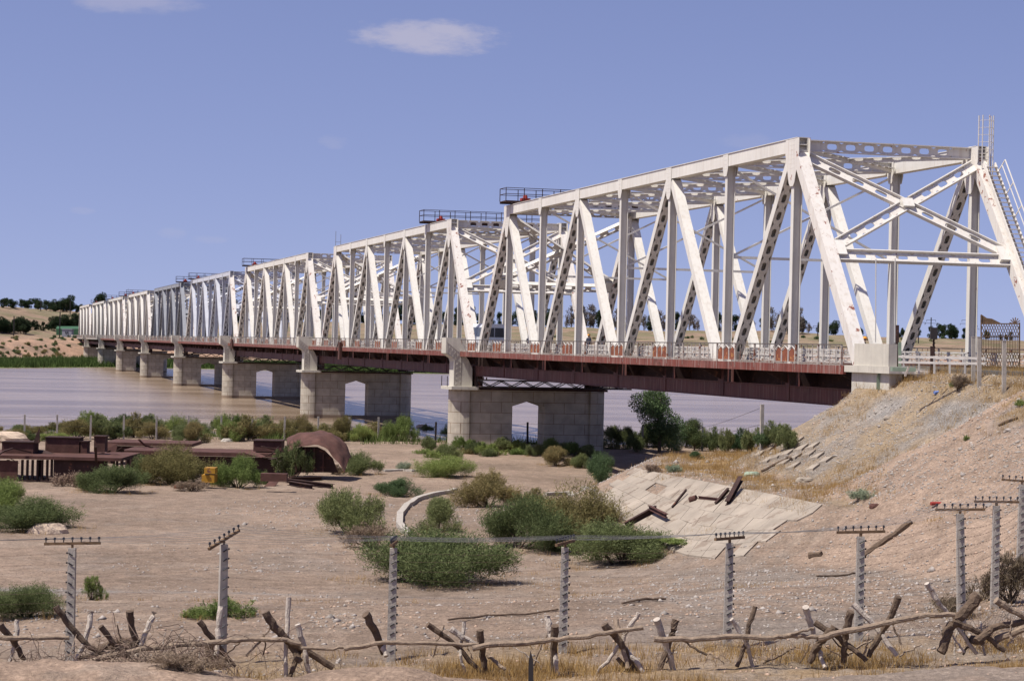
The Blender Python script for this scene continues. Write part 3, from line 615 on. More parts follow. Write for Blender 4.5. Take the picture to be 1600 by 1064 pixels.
def make_pier():
    yc = 0.; root = thing('bridge_pier', (0, yc, -.0), 'pier', 'bridge pier', 'masonry piers of the bridge')
    z0, z1 = -2.5, 6.0; xa, xb = -1.15, 10.9; r = 1.42; ax0, ax1 = 3.2, 6.3; asp, apk = 4.55, 5.05; n = 14
    b = MB()
    def half(cx, sgn):
        pts = []
        for i in range(n+1):
            th = math.pi/2+math.pi*i/n; pts.append((cx+math.cos(th)*r*sgn, yc+math.sin(th)*r))
        return pts
    r2 = 1.18; lf = half(xa, 1)+[(xa+.25, yc-r), (xa+.25, yc-r2), (ax0, yc-r2), (ax0, yc+r2), (xa+.25, yc+r2), (xa+.25, yc+r)]
    b.prism([(p[0], p[1], z0) for p in lf], (0, 0, z1-z0))
    rt = half(xb, -1)+[(xb-.25, yc-r), (xb-.25, yc-r2), (ax1, yc-r2), (ax1, yc+r2), (xb-.25, yc+r2), (xb-.25, yc+r)]
    b.prism([(p[0], p[1], z0) for p in rt][::-1], (0, 0, z1-z0))
    mx_ = (ax0+ax1)/2
    b.prism([(ax0, yc-r2, asp), (mx_, yc-r2, apk), (ax1, yc-r2, asp), (ax1, yc-r2, z1), (ax0, yc-r2, z1)], (0, 2*r2, 0))
    b.box(ax0, ax1, yc-r2+.03, yc+r2-.03, -2.5, .35)
    b.build('pier_body', M['pier'], root)
    c = MB(); 
    capp = [(-3.05, -1.25), (-2.7, -1.7), (-.2, -1.7), (-.1, -1.6), (-.1, 1.6), (-.2, 1.7), (-2.7, 1.7), (-3.05, 1.25)]
    c.prism([(x, yc+y, 6.003) for x, y in capp], (0, 0, .28)); c.build('pier_cap', M['concrete'], root); MB().box(-.09, 12.3, yc-1.35, yc+1.35, 6.003, 6.2).build('pier_ledge', M['rust_and_shade'], root)
    be = MB()
    for x in (0, W):
        for dy in (-.85, .85): be.box(x-.35, x+.35, yc+dy-.3, yc+dy+.3, 6.285, 7.26)
    be.build('bearing', M['rust_and_shade'], root)
    # ornamental pylons that carry the walkway at both ends
    for s, xo in ((1, 0.), (-1, W)):
        def X(v): return xo+v*s
        prof = [(-3.15, 10.72), (-1.25, 10.72), (-1.25, 9.0), (-1.0, 8.7), (-.62, 7.9), (-.60, 6.285), (-2.35, 6.285), (-2.35, 8.55), (-2.45, 8.85), (-3.15, 9.3)]
        py = MB(); py.prism([(X(a), yc-.95, b_) for a, b_ in prof], (0, 1.9, 0)); P_ = py.build('pylon', M['concrete'], root)
        rl = MB()
        for side in (-.95, .95):
            yy = yc+side; zz = [9.35+.0, 8.6, 8.1, 7.6, 7.1, 6.6]
            e = .035
            def bar(a, b_): rl.beam((X(a[0]), yy, a[1]), (X(b_[0]), yy, b_[1]), .05, .05)
            for i in range(5):
                z_ = 8.7-i*.46; bar((-2.22, z_), (-1.78, z_-.23)); bar((-1.78, z_-.23), (-2.22, z_-.46))
            for i in range(4):
                x_ = -3.0+i*.27; zb_ = 10.15-.24*i; bar((x_, zb_), (x_+.02, zb_-.62)); bar((x_+.02, zb_-.62), (x_+.27, zb_-.24))
            bar((-3.05, 10.3), (-1.75, 9.25)); bar((-3.05, 9.4), (-2.3, 8.85)); bar((-1.70, 9.25), (-1.70, 6.4)); bar((-2.30, 8.8), (-2.30, 6.4))
        rl.build('relief', M['concreteold'], P_)
    g = MB()       # small guard frame on the cap
    for x, y in ((-3.0, -1.2), (-3.0, 1.2), (12.5, -1.2), (12.5, 1.2), (-.3, -1.6), (11.7, -1.6)): g.box(x-.03, x+.03, yc+y-.03, yc+y+.03, 6.285, 7.2)
    g.box(11.7, 12.5, yc-1.63, yc-1.57, 7.1, 7.16); g.box(12.47, 12.53, yc-1.6, yc+1.2, 7.1, 7.16)
    g.build('guard_frame', M['dark'], root)
    return root
pier0 = make_pier()
PL = ['nearest bridge pier, standing in bushes on the bank with a pointed arch through it', 'second bridge pier, at the waterline behind the riverside shrubs', 'third pier from the near bank, standing in brown water', 'fourth pier from the near bank, standing in brown water', 'fifth pier, with rust stains on its rounded end', 'sixth pier from the near bank', 'seventh pier, beside the green reeds of the far shore', 'farthest pier, standing among the green reeds']
for i in range(8):
    o = pier0 if i == 0 else copy_tree(pier0)
    o.location = (0, Y0+(i+1)*SP-.43, 0); o['label'] = PL[i]
# abutments
r_ = thing('bridge_abutment', (5.5, 101, 3), 'concrete abutment with a stained parapet where the nearest span meets the road', 'abutment')
MB().box(-.9, 12.6, 97.2, 102.35, 1.5, 8.2).build('abutment_wall', M['concrete'], r_)
MB().prism([(-2.3, 94.6, 9.32), (-2.3, 102.1, 9.32), (-.9, 102.1, 7.6), (-.9, 94.6, 7.6)], (0, 0, .001)) if False else None
a_ = MB(); a_.box(-1.85, -.5, 96.5, 102.0, 9.16, 9.5); a_.box(-1.6, -.903, 97.0, 101.6, 4.5, 9.157); a_.box(-.5, 12.6, 97.3, 102.1, 8.203, 9.4); a_.build('wing', M['concrete'], r_)
MB().box(-1.75, -1.3, 96.8, 101.0, 9.503, 10.62).build('parapet', M['concrete'], r_)
r_ = thing('bridge_abutment', (5.5, 904, 3), 'far abutment of the bridge against the eroded bank', 'abutment')
MB().box(-1.9, 12.6, 903, 909, 1.0, 9.2).build('abutment_wall', M['concrete'], r_)
MB().box(-2.3, -1.6, 902.8, 918, 9.203, 10.6).build('parapet', M['concreteold'], r_)
# approach road
tag(MB().box(.9, 10.2, -120, 102.1, 9.0, 9.44).build('approach_road', M['road'], None, (5.5, 0, 9)), 'asphalt road leading on to the bridge', 'road', kind='structure')

# ------------------------------------------------------------------ vegetation
def leaf_quads(C, D, Ln, Wd, r):      # quads at C along unit D, length and width arrays
    n = len(C); rv = r.normal(size=(n, 3)); S = np.cross(D, rv); S /= np.linalg.norm(S, axis=1)[:, None]+1e-9
    a = C-S*Wd[:, None]/2; b = C+S*Wd[:, None]/2; t = D*Ln[:, None]
    V = np.stack([a, b, b*.0+C+t+S*Wd[:, None]*.3, C+t-S*Wd[:, None]*.3], 1).reshape(-1, 3)
    F = np.arange(4*n).reshape(n, 4); return V, F
def shrub_proto(seed, lobes=9, n=9000, leaf=(.13, .04), flat=.75, spiky=.5, open_=.0, kind='green', stems=10, tone_hi=.5):
    r = np.random.default_rng(seed); Ls = []
    for i in range(lobes):      # lobes of a unit bush: radius 1, height about flat*1.3
        a = r.uniform(0, 2*np.pi); d = r.uniform(0, .68)**.8; h = (1-d*d)*flat*r.uniform(.45, 1.0); rad = r.uniform(.22, .42)*(1-.3*d)
        Ls.append((d*np.cos(a), d*np.sin(a), max(h-.1, rad*.45), rad))
    V = []; Cs = []; Ds = []; tone = []
    # upright shoots inside each lobe, each a feathery run of leaves
    per = 26; ns = n//per
    for s in range(ns):
        lx, ly, lz, lr = Ls[r.integers(len(Ls))]
        v = r.normal(size=3); v /= np.linalg.norm(v); v[2] = v[2]*.8+.15; q = r.uniform(.35, 1)**.6
        tip = np.array([lx, ly, lz])+v*lr*q*np.array([1, 1, flat+.15])
        out = np.array([tip[0]*.6+v[0]*.5, tip[1]*.6+v[1]*.5, .75+spiky]); out /= np.linalg.norm(out)
        ln = lr*r.uniform(.35, .75); tip = tip+out*spiky*.18*r.uniform(0, 1)
        t = r.uniform(0, 1, per); base = tip[None]-out[None]*(t[:, None]*ln)+r.normal(size=(per, 3))*(.018+.035*t[:, None])
        if tip[2] < .03: continue
        d = out[None]*.8+r.normal(size=(per, 3))*.55; d /= np.linalg.norm(d, axis=1)[:, None]
        base[:, 2] = np.maximum(base[:, 2], .01)
        Cs.append(base); Ds.append(d); tone.append(np.clip(r.normal(tone_hi, .22)+.25*(1-t)+r.normal(size=per)*.12, 0, 1))
    C = np.concatenate(Cs); D = np.concatenate(Ds); tn = np.concatenate(tone); k = len(C)
    rr_ = np.percentile(np.hypot(C[:, 0], C[:, 1]), 97); zz_ = np.percentile(C[:, 2], 98.5); C = C*np.array([1/rr_, 1/rr_, 1/zz_]); Ls = [(a/rr_, b/rr_, c/zz_, d/rr_) for a, b, c, d in Ls]
    V, F = leaf_quads(C, D, r.uniform(.6, 1.3, k)*leaf[0], r.uniform(.7, 1.2, k)*leaf[1], r)
    o = np_mesh('foliage', V, F, LM[kind], np.repeat(np.clip(tn, 0, 1)[:, None], 4, 0).repeat(3, 1)); crown = o
    mb = MB()
    for i in range(stems):
        a = r.uniform(0, 6.28); lx, ly, lz, lr = Ls[i % len(Ls)]; p0 = Vector((.08*math.cos(a), .08*math.sin(a), -.05)); p2 = Vector((lx, ly, lz)); pm = (p0+p2)/2+Vector((r.normal()*.06, r.normal()*.06, .03))
        mb.tube([p0, pm, p2], [.022, .015, .006], 5)
    st = mb.build('stem', M['bark']); return crown, st
PR = {}
def proto(key, **kw):
    c, s = shrub_proto(**kw); PR[key] = (c.data, s.data); bpy.data.objects.remove(c); bpy.data.objects.remove(s)
for i in range(4):
    proto(('big', i), seed=20+i, lobes=13, n=46000, leaf=(.042, .0095), flat=.66, spiky=.7)
for i in range(4):
    proto(('round', i), seed=40+i, lobes=11, n=26000, leaf=(.052, .012), flat=.80, spiky=.6)
for i in range(3):
    proto(('up', i), seed=60+i, lobes=9, n=14000, leaf=(.085, .018), flat=1.25, spiky=1.0)
for i in range(2):
    proto(('open', i), seed=80+i, lobes=9, n=4200, leaf=(.10, .020), flat=.8, spiky=.9, kind='dry', stems=26)
for i in range(2):
    proto(('low', i), seed=90+i, lobes=12, n=3800, leaf=(.12, .03), flat=.34, spiky=.6)
def shrub(loc, key, sc, label, kind='green', name='shrub', cat='shrub', group=None, rz=None, squash=None):
    rt = thing(name, loc, label, cat, group)
    rt.rotation_euler.z = random.uniform(0, 6.28) if rz is None else rz
    rt.scale = sc if hasattr(sc, '__len__') else (sc, sc, sc)
    cd, sd = PR[key]
    c = bpy.data.objects.new('foliage', cd); col.objects.link(c); c.parent = rt; c.material_slots[0].link = 'OBJECT'; c.material_slots[0].material = LM[kind]
    s = bpy.data.objects.new('stem', sd); col.objects.link(s); s.parent = rt
    return rt
SHR = []
def px_shrub(px, pyb, wpx, hpx, key, label, kind, group=None, name='shrub', cat='shrub', rz=None):
    g = on_ground(px, pyb); dep = (g-CAM).dot(FWD); rad = wpx/2*dep/FPX; ht = hpx*dep/FPX
    top = 1.
    drop = (CAM.z-g.z)/dep; ht = max(ht-1.35*rad*drop, .42*ht); g = g+_f0*rad*.55; g.z = ground_z(g.x, g.y)-.03
    SHR.append((g.x, g.y, rad, dep)); return shrub(g, key, (rad*1.05, rad*1.05, ht*.9/top), label, kind, name, cat, group, rz)
for a in [
 (660, 915, 265, 105, ('big', 0), 'widest green tamarisk bush, standing behind the notched post in the middle foreground', 'green'),
 (970, 886, 200, 82, ('big', 1), 'broad fresh green bush at the foot of the slab slope', 'green'),
 (900, 856, 175, 100, ('big', 2), 'tall olive bush rising behind the green one by the slab slope', 'olive'),
 (815, 862, 165, 95, ('big', 3), 'grey green bush to the left of the tall olive bush', 'green'),
 (838, 800, 60, 40, ('up', 1), 'slim olive shrub poking up above the grey green bush', 'olive'),
 (545, 838, 125, 78, ('round', 0), 'rounded bush with a pointed top beside the curved kerb', 'green'),
 (578, 858, 85, 44, ('open', 0), 'dry brownish twiggy bush in front of the pointed topped one', 'dry'),
 (682, 832, 88, 60, ('round', 1), 'loose green bush inside the curved concrete kerb', 'green'),
 (762, 793, 110, 62, ('round', 2), 'brownish olive bush on the open sand below the nearest pier', 'olive'),
 (613, 776, 80, 34, ('round', 3), 'small dark green bush alone on the sand', 'dark'),
 (560, 742, 76, 38, ('round', 2), 'grey green bush just right of the rusty curved hull', 'green'),
 (692, 746, 94, 38, ('big', 0), 'low spreading bush with fresh green base on the flat', 'bright'),
 (632, 734, 26, 14, ('low', 0), 'small twiggy tuft left of the low spreading bush', 'pale'),
 (940, 753, 58, 50, ('round', 0), 'dark compact bush at the top corner of the slab slope', 'dark'),
 (870, 728, 60, 34, ('round', 1), 'olive bush at the edge of the bridge shadow', 'olive'),
 (908, 732, 44, 24, ('round', 3), 'pale green bush between the olive and the dark compact bush', 'green'),
 (170, 771, 120, 50, ('big', 1), 'grey green bush in front of the open ribs of the rusty pontoon', 'green'),
 (262, 758, 140, 66, ('big', 2), 'tall olive bush hiding the middle of the rusty pontoon', 'olive'),
 (225, 757, 60, 46, ('round', 3), 'green bush at the left flank of the tall olive one', 'green'),
 (370, 763, 76, 54, ('round', 2), 'yellowish green bush right of the yellow machine part', 'bright'),
 (455, 750, 58, 62, ('up', 0), 'upright grey green bush leaning on the curved rusty hull', 'green'),
 (48, 832, 170, 62, ('big', 3), 'large dark green bush at the left edge behind the pale boulder', 'green'),
 (6, 806, 90, 62, ('round', 0), 'bush cut by the left edge of the view above the pale boulder', 'bright'),
 (30, 968, 130, 66, ('big', 0), 'blue green bush behind the first concrete post', 'green'),
 (140, 938, 44, 44, ('open', 1), 'thin yellow green weed behind the first concrete post', 'bright'),
 (355, 966, 80, 38, ('low', 1), 'low yellow green weed behind the second concrete post', 'bright'),
 (310, 968, 60, 22, ('low', 0), 'small green weed left of the second concrete post', 'bright'),
 (1052, 738, 34, 14, ('low', 0), 'mint coloured cushion plant on the terrace edge', 'pale'),
 (1018, 741, 40, 16, ('open', 1), 'grey twiggy cushion on the terrace edge', 'dry'),
 (1350, 782, 44, 18, ('low', 1), 'small sage plant at the foot of the gravel slope', 'pale'),
 (1070, 852, 90, 12, ('low', 1), 'strip of yellow weeds below the slab slope', 'bright'),
 (1500, 612, 40, 26, ('open', 0), 'grey dry bush on the embankment below the lattice gate', 'dry'),
 (1490, 606, 12, 10, ('low', 0), 'tiny bright green weed on the embankment top', 'bright'),
 (1510, 690, 12, 9, ('low', 1), 'tiny green weed on the pink earth slope', 'bright'),
 (1598, 634, 24, 10, ('low', 0), 'green weed at the right edge of the slope', 'bright'),
 (1585, 945, 110, 90, ('open', 1), 'grey tangle of dead bush by the last fence posts', 'dry'),
 (1500, 965, 90, 46, ('open', 0), 'low dead bush at the foot of the leaning fence posts', 'dry'),
 (1088, 718, 26, 15, ('round', 1), 'small dark bush beside the terrace in the bridge shadow', 'dark'),
]: px_shrub(*a)
# band of bushes along the near shore
r2 = random.Random(5); i = 0; ORD = ['first', 'second', 'third', 'fourth', 'fifth', 'sixth', 'seventh', 'eighth', 'ninth', 'tenth', 'eleventh', 'twelfth', 'thirteenth', 'fourteenth']
x_ = -40.
while x_ < 715:
    for row in range(2):
        base = 690+r2.uniform(-7, 3) - row*13
        if x_ < 90: base += 3; hh = r2.uniform(12, 22)
        else: hh = r2.uniform(24, 42)-row*2
        wd = r2.uniform(34, 64)
        if x_ > 640 and row == 0: continue
        kc = r2.choice(['olive', 'olive', 'green', 'bright']); xx_ = x_+r2.uniform(-10, 10); kp = min(13, max(0, round((xx_-38)/50.5))); sd_ = 'just left of' if xx_ < 38+50.5*kp else 'just right of'
        px_shrub(xx_, base, wd, hh, ('up' if r2.random() < .5 else 'round', r2.randrange(3)), '%s tamarisk bush, %s row, %s the %s bank fence post from left' % ({'olive': 'olive brown', 'green': 'grey green', 'bright': 'fresh green'}[kc], ('front', 'back')[row], sd_, ORD[kp]), kc, 'tamarisk bushes along the near shore')
    x_ += r2.uniform(24, 36)
x_ = 670.
while x_ < 925:
    px_shrub(x_, 711+r2.uniform(-6, 4), r2.uniform(28, 46), r2.uniform(18, 30), ('round' if r2.random() < .6 else 'up', r2.randrange(3)), 'bush growing at the foot of the nearest bridge pier', r2.choice(['bright', 'green', 'green']), 'bushes at the foot of the nearest pier'); x_ += r2.uniform(18, 28)
x_ = 955.
while x_ < 1235:
    px_shrub(x_, 703+r2.uniform(-4, 4), r2.uniform(30, 50), r2.uniform(30, 42), ('up' if r2.random() < .6 else 'round', r2.randrange(3)), 'dark bush in the hedge between the leafy tree and the embankment', r2.choice(['green', 'dark', 'green']), 'bushes between the tree and the embankment'); x_ += r2.uniform(16, 26)

# trees
def tree_proto(seed, lobes, n, leaf, wid=.5, base=.28, kind='tree'):
    r = np.random.default_rng(seed); Ls = []
    for i in range(lobes):
        z = r.uniform(base, .9); w_ = wid*np.sin(np.clip((z-base*.5)/(1.02-base*.5), 0, 1)*np.pi)**.6; a = r.uniform(0, 6.28); d = r.uniform(.1, .75)*w_
        Ls.append((d*np.cos(a), d*np.sin(a), z, r.uniform(.10, .2)*(.6+wid)))
    idx = r.integers(lobes, size=n); L = np.array(Ls)[idx]; v = r.normal(size=(n, 3)); v /= np.linalg.norm(v, axis=1)[:, None]
    C = L[:, :3]+v*L[:, 3:4]*r.uniform(.3, 1, (n, 1))**.5*np.array([1, 1, .85]); D = r.normal(size=(n, 3))+v*.8+np.array([0, 0, .4]); D /= np.linalg.norm(D, axis=1)[:, None]
    V, F = leaf_quads(C, D, r.uniform(.6, 1.4, n)*leaf, r.uniform(.5, 1, n)*leaf*.55, r)
    tone = np.clip(r.normal(.45, .25, n)+.1*r.normal(size=lobes)[idx], 0, 1)
    o = np_mesh('crown', V, F, LM[kind], np.repeat(tone[:, None], 4, 0).repeat(3, 1)); me = o.data; bpy.data.objects.remove(o)
    mb = MB(); mb.tube([(0, 0, -.03), (.01, .01, base), (.0, .02, .62), (.01, 0, .86)], [.035, .028, .016, .006], 7)
    for i in range(min(lobes, 10)):
        lx, ly, lz, lr = Ls[i]; z0 = max(base*.8, lz-.22); mb.tube([(0, 0, z0), (lx*.5, ly*.5, (z0+lz)/2+.02), (lx, ly, lz)], [.013, .009, .004], 5)
    t = mb.build('trunk', M['bark']); tm = t.data; bpy.data.objects.remove(t); return me, tm
TP = {'broad': [tree_proto(200+i, 15, 4200, .05, .52, .2) for i in range(3)], 'tall': [tree_proto(210+i, 13, 3200, .045, .22, .16) for i in range(3)], 'shore': [tree_proto(220, 22, 15000, .028, .62, .16)], 'bare': [tree_proto(230+i, 12, 900, .07, .34, .25) for i in range(2)]}
def tree(loc, key, i, h, wscale, label, kind='tree', group=None):
    rt = thing('tree', loc, label, 'tree', group); rt.scale = (h*wscale, h*wscale, h); rt.rotation_euler.z = random.uniform(0, 6.28)
    cm, tm = TP[key][i % len(TP[key])]
    c = bpy.data.objects.new('crown', cm); col.objects.link(c); c.parent = rt; c.material_slots[0].link = 'OBJECT'; c.material_slots[0].material = LM[kind]
    t = bpy.data.objects.new('trunk', tm); col.objects.link(t); t.parent = rt; return rt
g = on_ground(1030, 706); tree(g, 'shore', 0, (706-608)*(g-CAM).dot(FWD)/FPX, .95, 'leafy green tree on the river bank between the nearest pier and the embankment', 'dark')
g = on_ground(1085, 704); tree(g, 'shore', 0, 3.0, .9, 'thin pale tree just right of the leafy river bank tree', 'green')
r3 = random.Random(9)
def far_tree(px, pyb, hpx, key, label, group, kind='tree', ws=1.):
    g = on_ground(px, pyb, 640., 1600.); dep = (g-CAM).dot(FWD); g.z -= .2
    tree(g, key, r3.randrange(9), hpx*1.2*dep/FPX, ws, label, kind, group)
def ridge_y(px):      # photo height of the far skyline
    d = skydir(px, 520); t = np.linspace(900, 1500, 120); zz = terrain(CAM.x+d.x*t, CAM.y+d.y*t); s = (zz-CAM.z)/t
    i = int(np.argmax(s)); q = CAM+Vector((d.x*t[i], d.y*t[i], 0)); q.z = zz[i]
    v = q-CAM; return 532-v.dot(UPV)/v.dot(FWD)*FPX, q
def ridge_tree(px, hpx, key, label, group, kind='tree', ws=1.):
    y, q = ridge_y(px); dep = (q-CAM).dot(FWD); b = r3.uniform(-25, 15); q = q+_f0*b; q.z = ground_z(q.x, q.y)-.4
    tree(q, key, r3.randrange(9), hpx*1.25*dep/FPX+.8, ws, label, kind, group)
px = -8.
while px < 128:
    ridge_tree(px, r3.uniform(8, 15) if not 92 < px < 116 else r3.uniform(17, 22), 'broad', 'dark tree on the skyline of the far left hill', 'trees on the far left skyline', ws=r3.uniform(.9, 1.3)); px += r3.uniform(5, 9)
px = -5.
while px < 126:
    far_tree(px, 520+r3.uniform(-1, 2) if px < 42 else 516+r3.uniform(-2, 2), r3.uniform(17, 25) if px < 42 or px > 78 else r3.uniform(7, 15), 'broad' if r3.random() < .6 else 'tall', 'dark tree in the belt below the far left hill', 'tree belt below the far left hill', ws=r3.uniform(.8, 1.1)); px += r3.uniform(3.2, 6)
px = 170.
while px < 1600:
    q = r3.random()
    if px > 860:
        if 1285 < px < 1322 or 1455 < px < 1500 : ridge_tree(px, r3.uniform(12, 19), 'broad', 'dark leafy tree on the skyline seen through the nearest truss span', 'leafy trees on the skyline behind the bridge', ws=r3.uniform(.7, 1.)); px += r3.uniform(5, 10); continue
        if 860 < px < 1290: 
            if q < .55: ridge_tree(px, r3.uniform(13, 30), 'bare', 'thin bare branched tree on the skyline behind the bridge', 'thin trees on the skyline behind the bridge', 'bare', ws=r3.uniform(.5, .8)); px += r3.uniform(4, 10); continue
            ridge_tree(px, r3.uniform(12, 30), 'tall', 'dark leafy tree on the skyline seen through the nearest truss span', 'leafy trees on the skyline behind the bridge', ws=r3.uniform(.9, 1.3)); px += r3.uniform(4, 12); continue
        ridge_tree(px, r3.uniform(6, 17), 'tall', 'dark leafy tree on the skyline seen through the nearest truss span', 'leafy trees on the skyline behind the bridge', ws=r3.uniform(.8, 1.2)); px += r3.uniform(8, 20); continue
    ridge_tree(px, r3.uniform(10, 28), 'tall' if q < .5 else 'broad', 'dark tree on the skyline glimpsed between the farther truss spans', 'trees glimpsed between the farther truss spans', ws=r3.uniform(.8, 1.1)); px += r3.uniform(7, 14)

# ------------------------------------------------------------------ grass, reeds, gravel (uncountable ground cover)
def tufts(name, pts, hgt, kind, label, cat, blades=9, wid=.012, spread=.12, seed=1):
    r = np.random.default_rng(seed); n = len(pts); P = np.repeat(pts, blades, 0); k = len(P)
    h = np.repeat(hgt, blades)*r.uniform(.5, 1.15, k); P = P+np.stack([r.normal(size=k)*spread, r.normal(size=k)*spread, np.full(k, -.02)], 1)
    D = np.stack([r.normal(size=k)*.32, r.normal(size=k)*.32, np.ones(k)], 1); D /= np.linalg.norm(D, axis=1)[:, None]
    th = r.uniform(0, 6.28, k); S = np.stack([np.cos(th), np.sin(th), np.zeros(k)], 1)*wid
    tipo = P+D*h[:, None]+np.stack([r.normal(size=k)*.08, r.normal(size=k)*.08, np.zeros(k)], 1)*h[:, None]
    V = np.stack([P-S, P+S, tipo+S*.25, tipo-S*.25], 1).reshape(-1, 3); F = np.arange(4*k).reshape(k, 4)
    tone = np.clip(np.repeat(r.normal(.5, .2, n), blades)+r.normal(size=k)*.15, 0, 1)
    tag(np_mesh(name, V, F, LM[kind], np.repeat(tone[:, None], 4, 0).repeat(3, 1)), label, cat, kind='stuff')
def scatter(n, x0, x1, d0, d1, dens):       # random ground points in camera-plan coordinates (right, depth) kept by a density
    X = rng.uniform(x0, x1, n); Dp = rng.uniform(d0, d1, n)
    x = CAM.x+X*math.cos(YAW)+Dp*math.sin(YAW); y = CAM.y-X*math.sin(YAW)+Dp*math.cos(YAW)
    k = rng.uniform(0, 1, n) < dens(X, Dp, x, y); x, y = x[k], y[k]
    return np.stack([x, y, terrain(x, y)], 1), X[k], Dp[k]
def pxx(X, D): return 800+X/D*FPX
p1, X1, D1 = scatter(26000, -12, 14, 38.5, 47.5, lambda X, D, x, y: np.clip((fbm(x*.7, y*.7, 50)+.02)*3.0, 0, .62)*np.where(pxx(X, D) > 640, 1, .35)*(1-ss(D, 44.5, 47.5)))
p2, X2, D2 = scatter(60000, 3, 30, 60, 130, lambda X, D, x, y: np.clip((fbm(x*.35, y*.35, 51)-.06+.6*fbm(x*1.3, y*1.3, 52))*4, 0, .5)*((terrain(x, y) > 3.6)))
p3, X3, D3 = scatter(16000, 2, 20, 86, 124, lambda X, D, x, y: np.clip((fbm(x*.3, y*.3, 53)+.1)*3, 0, 1)*((poly_sd(x, y, BENCH) < -1) & (terrain(x, y) < 5.2)))
p4, X4, D4 = scatter(9000, 8, 30, 72, 112, lambda X, D, x, y: ((terrain(x, y) > 8.2))*np.clip((fbm(x*.5, y*.5, 54)+.2)*3, 0, 1))
p5, X5, D5 = scatter(9000, -14, 22, 47, 100, lambda X, D, x, y: np.clip((fbm(x*.25, y*.25, 55)-.17)*6, 0, .8))
lit = []
for (gx, gy, rad, dep) in SHR:
    if dep > 250: continue
    n = int(min(60, 26*rad)) if dep < 190 else 6; a = rng.uniform(0, 6.28, n); q = rad*(.75+.45*rng.random(n)); lx = gx+np.cos(a)*q; ly = gy+np.sin(a)*q; lit.append(np.stack([lx, ly, terrain(lx, ly)], 1))
lit = np.concatenate(lit)
pg = np.concatenate([lit, p1, p2, p3, p4, p5]); hg = np.concatenate([rng.uniform(.08, .3, len(lit)), rng.uniform(.06, .34, len(p1)), rng.uniform(.14, .36, len(p2)), rng.uniform(.15, .40, len(p3)), rng.uniform(.3, .65, len(p4)), rng.uniform(.06, .2, len(p5))])
tufts('dry_grass', pg, hg, 'grass', 'golden dry grass tufts over the slopes and along the fence', 'grass', 9, .006, .13)
def reed_pts(n, x0, x1, f0, f1, seed):
    r = np.random.default_rng(seed); x = r.uniform(x0, x1, n); ys = shore_far(x)+8*fbm(x*.02, x*0, 14); y = ys+r.uniform(f0, f1, n)
    z = terrain(x, y); return np.stack([x, y, z], 1)
pr = reed_pts(9000, -75, 180, 1, 60, 3); pr = pr[(pr[:, 2] > -.1)]
tufts('reeds', pr, rng.uniform(.9, 2.3, len(pr)), 'reed', 'bright green reeds along the far shore', 'reeds', 9, .13, .9)
p6, X6, D6 = scatter(1500, -45, 8, 205, 219, lambda X, D, x, y: np.clip((fbm(x*.2, y*.2, 57)+.1)*3, 0, 1))
tufts('shore_reeds', p6, rng.uniform(.4, 1.1, len(p6)), 'reed', 'green reeds and weeds at the near waterline', 'reeds', 9, .04, .5)
def stones(name, pts, size, mat_, label, seed):
    r = np.random.default_rng(seed); n = len(pts)
    o8 = np.array([(1, 0, 0), (-1, 0, 0), (0, 1, 0), (0, -1, 0), (0, 0, 1), (0, 0, -1)], float); f8 = np.array([(0, 2, 4), (2, 1, 4), (1, 3, 4), (3, 0, 4), (2, 0, 5), (1, 2, 5), (3, 1, 5), (0, 3, 5)])
    J = o8[None]*r.uniform(.6, 1.25, (n, 6, 1))+r.normal(size=(n, 6, 3))*.15; J *= size[:, None, None]*r.uniform(.6, 1.2, (n, 1, 3)); J[:, :, 2] *= .7
    a = r.uniform(0, 6.28, n); ca, sa = np.cos(a)[:, None], np.sin(a)[:, None]
    Jx = J[:, :, 0]*ca-J[:, :, 1]*sa; Jy = J[:, :, 0]*sa+J[:, :, 1]*ca
    V = (np.stack([Jx, Jy, J[:, :, 2]], -1)+pts[:, None]+np.array([0, 0, .0])).reshape(-1, 3)
    F = (f8[None]+(np.arange(n)*6)[:, None, None]).reshape(-1, 3)
    tag(np_mesh(name, V, F, mat_), label, 'gravel', kind='stuff')
M['pebble'] = mat('grey_pebbles', (.30, .265, .235), .9, .45, 6); M['ballast'] = mat('grey_ballast', (.30, .265, .23), .9, .45, 6); M['clod'] = mat('earth_clods', (.37, .26, .19), .95, .35, 5)
q1, Xq, Dq = scatter(34000, -16, 22, 44, 125, lambda X, D, x, y: np.clip((fbm(x*.3, y*.3, 60)+.12+.25*ss(X, 0, 10))*2, 0, 1)*(60/np.maximum(D, 50))**.8)
stones('gravel', q1, rng.uniform(.015, .05, len(q1))*(1+Dq/110)*np.where(rng.random(len(q1)) < .03, 2.2, 1), M['pebble'], 'loose grey pebbles scattered over the sand and slopes', 4)
q3, X3_, D3_ = scatter(70000, 4, 32, 74, 126, lambda X, D, x, y: (terrain(x, y) > 4.3)*(rect_d(x, y, .6, 12.5, -300, 100.5) > -.2)*np.clip((fbm(x*.4, y*.4, 70)+.22)*2, 0, .75)*(rect_d(x, y, -3.4, 12.5, -300, 78) > 1.5))
stones('slope_gravel', q3, rng.uniform(.03, .075, len(q3))*np.where(rng.random(len(q3)) < .02, 2.0, 1), M['ballast'], 'grey ballast gravel covering the embankment slope', 6)
q2, Xq, Dq = scatter(16000, -9, 26, 36, 110, lambda X, D, x, y: np.where(D < 44, .8, ss(terrain(x, y), 2.0, 4)*.8)*np.clip((fbm(x*.5, y*.5, 61)+.2)*2, 0, 1))
stones('earth_lumps', q2, rng.uniform(.015, .055, len(q2))*(1+Dq/120), M['clod'], 'small lumps of broken earth on mounds and slopes', 5)

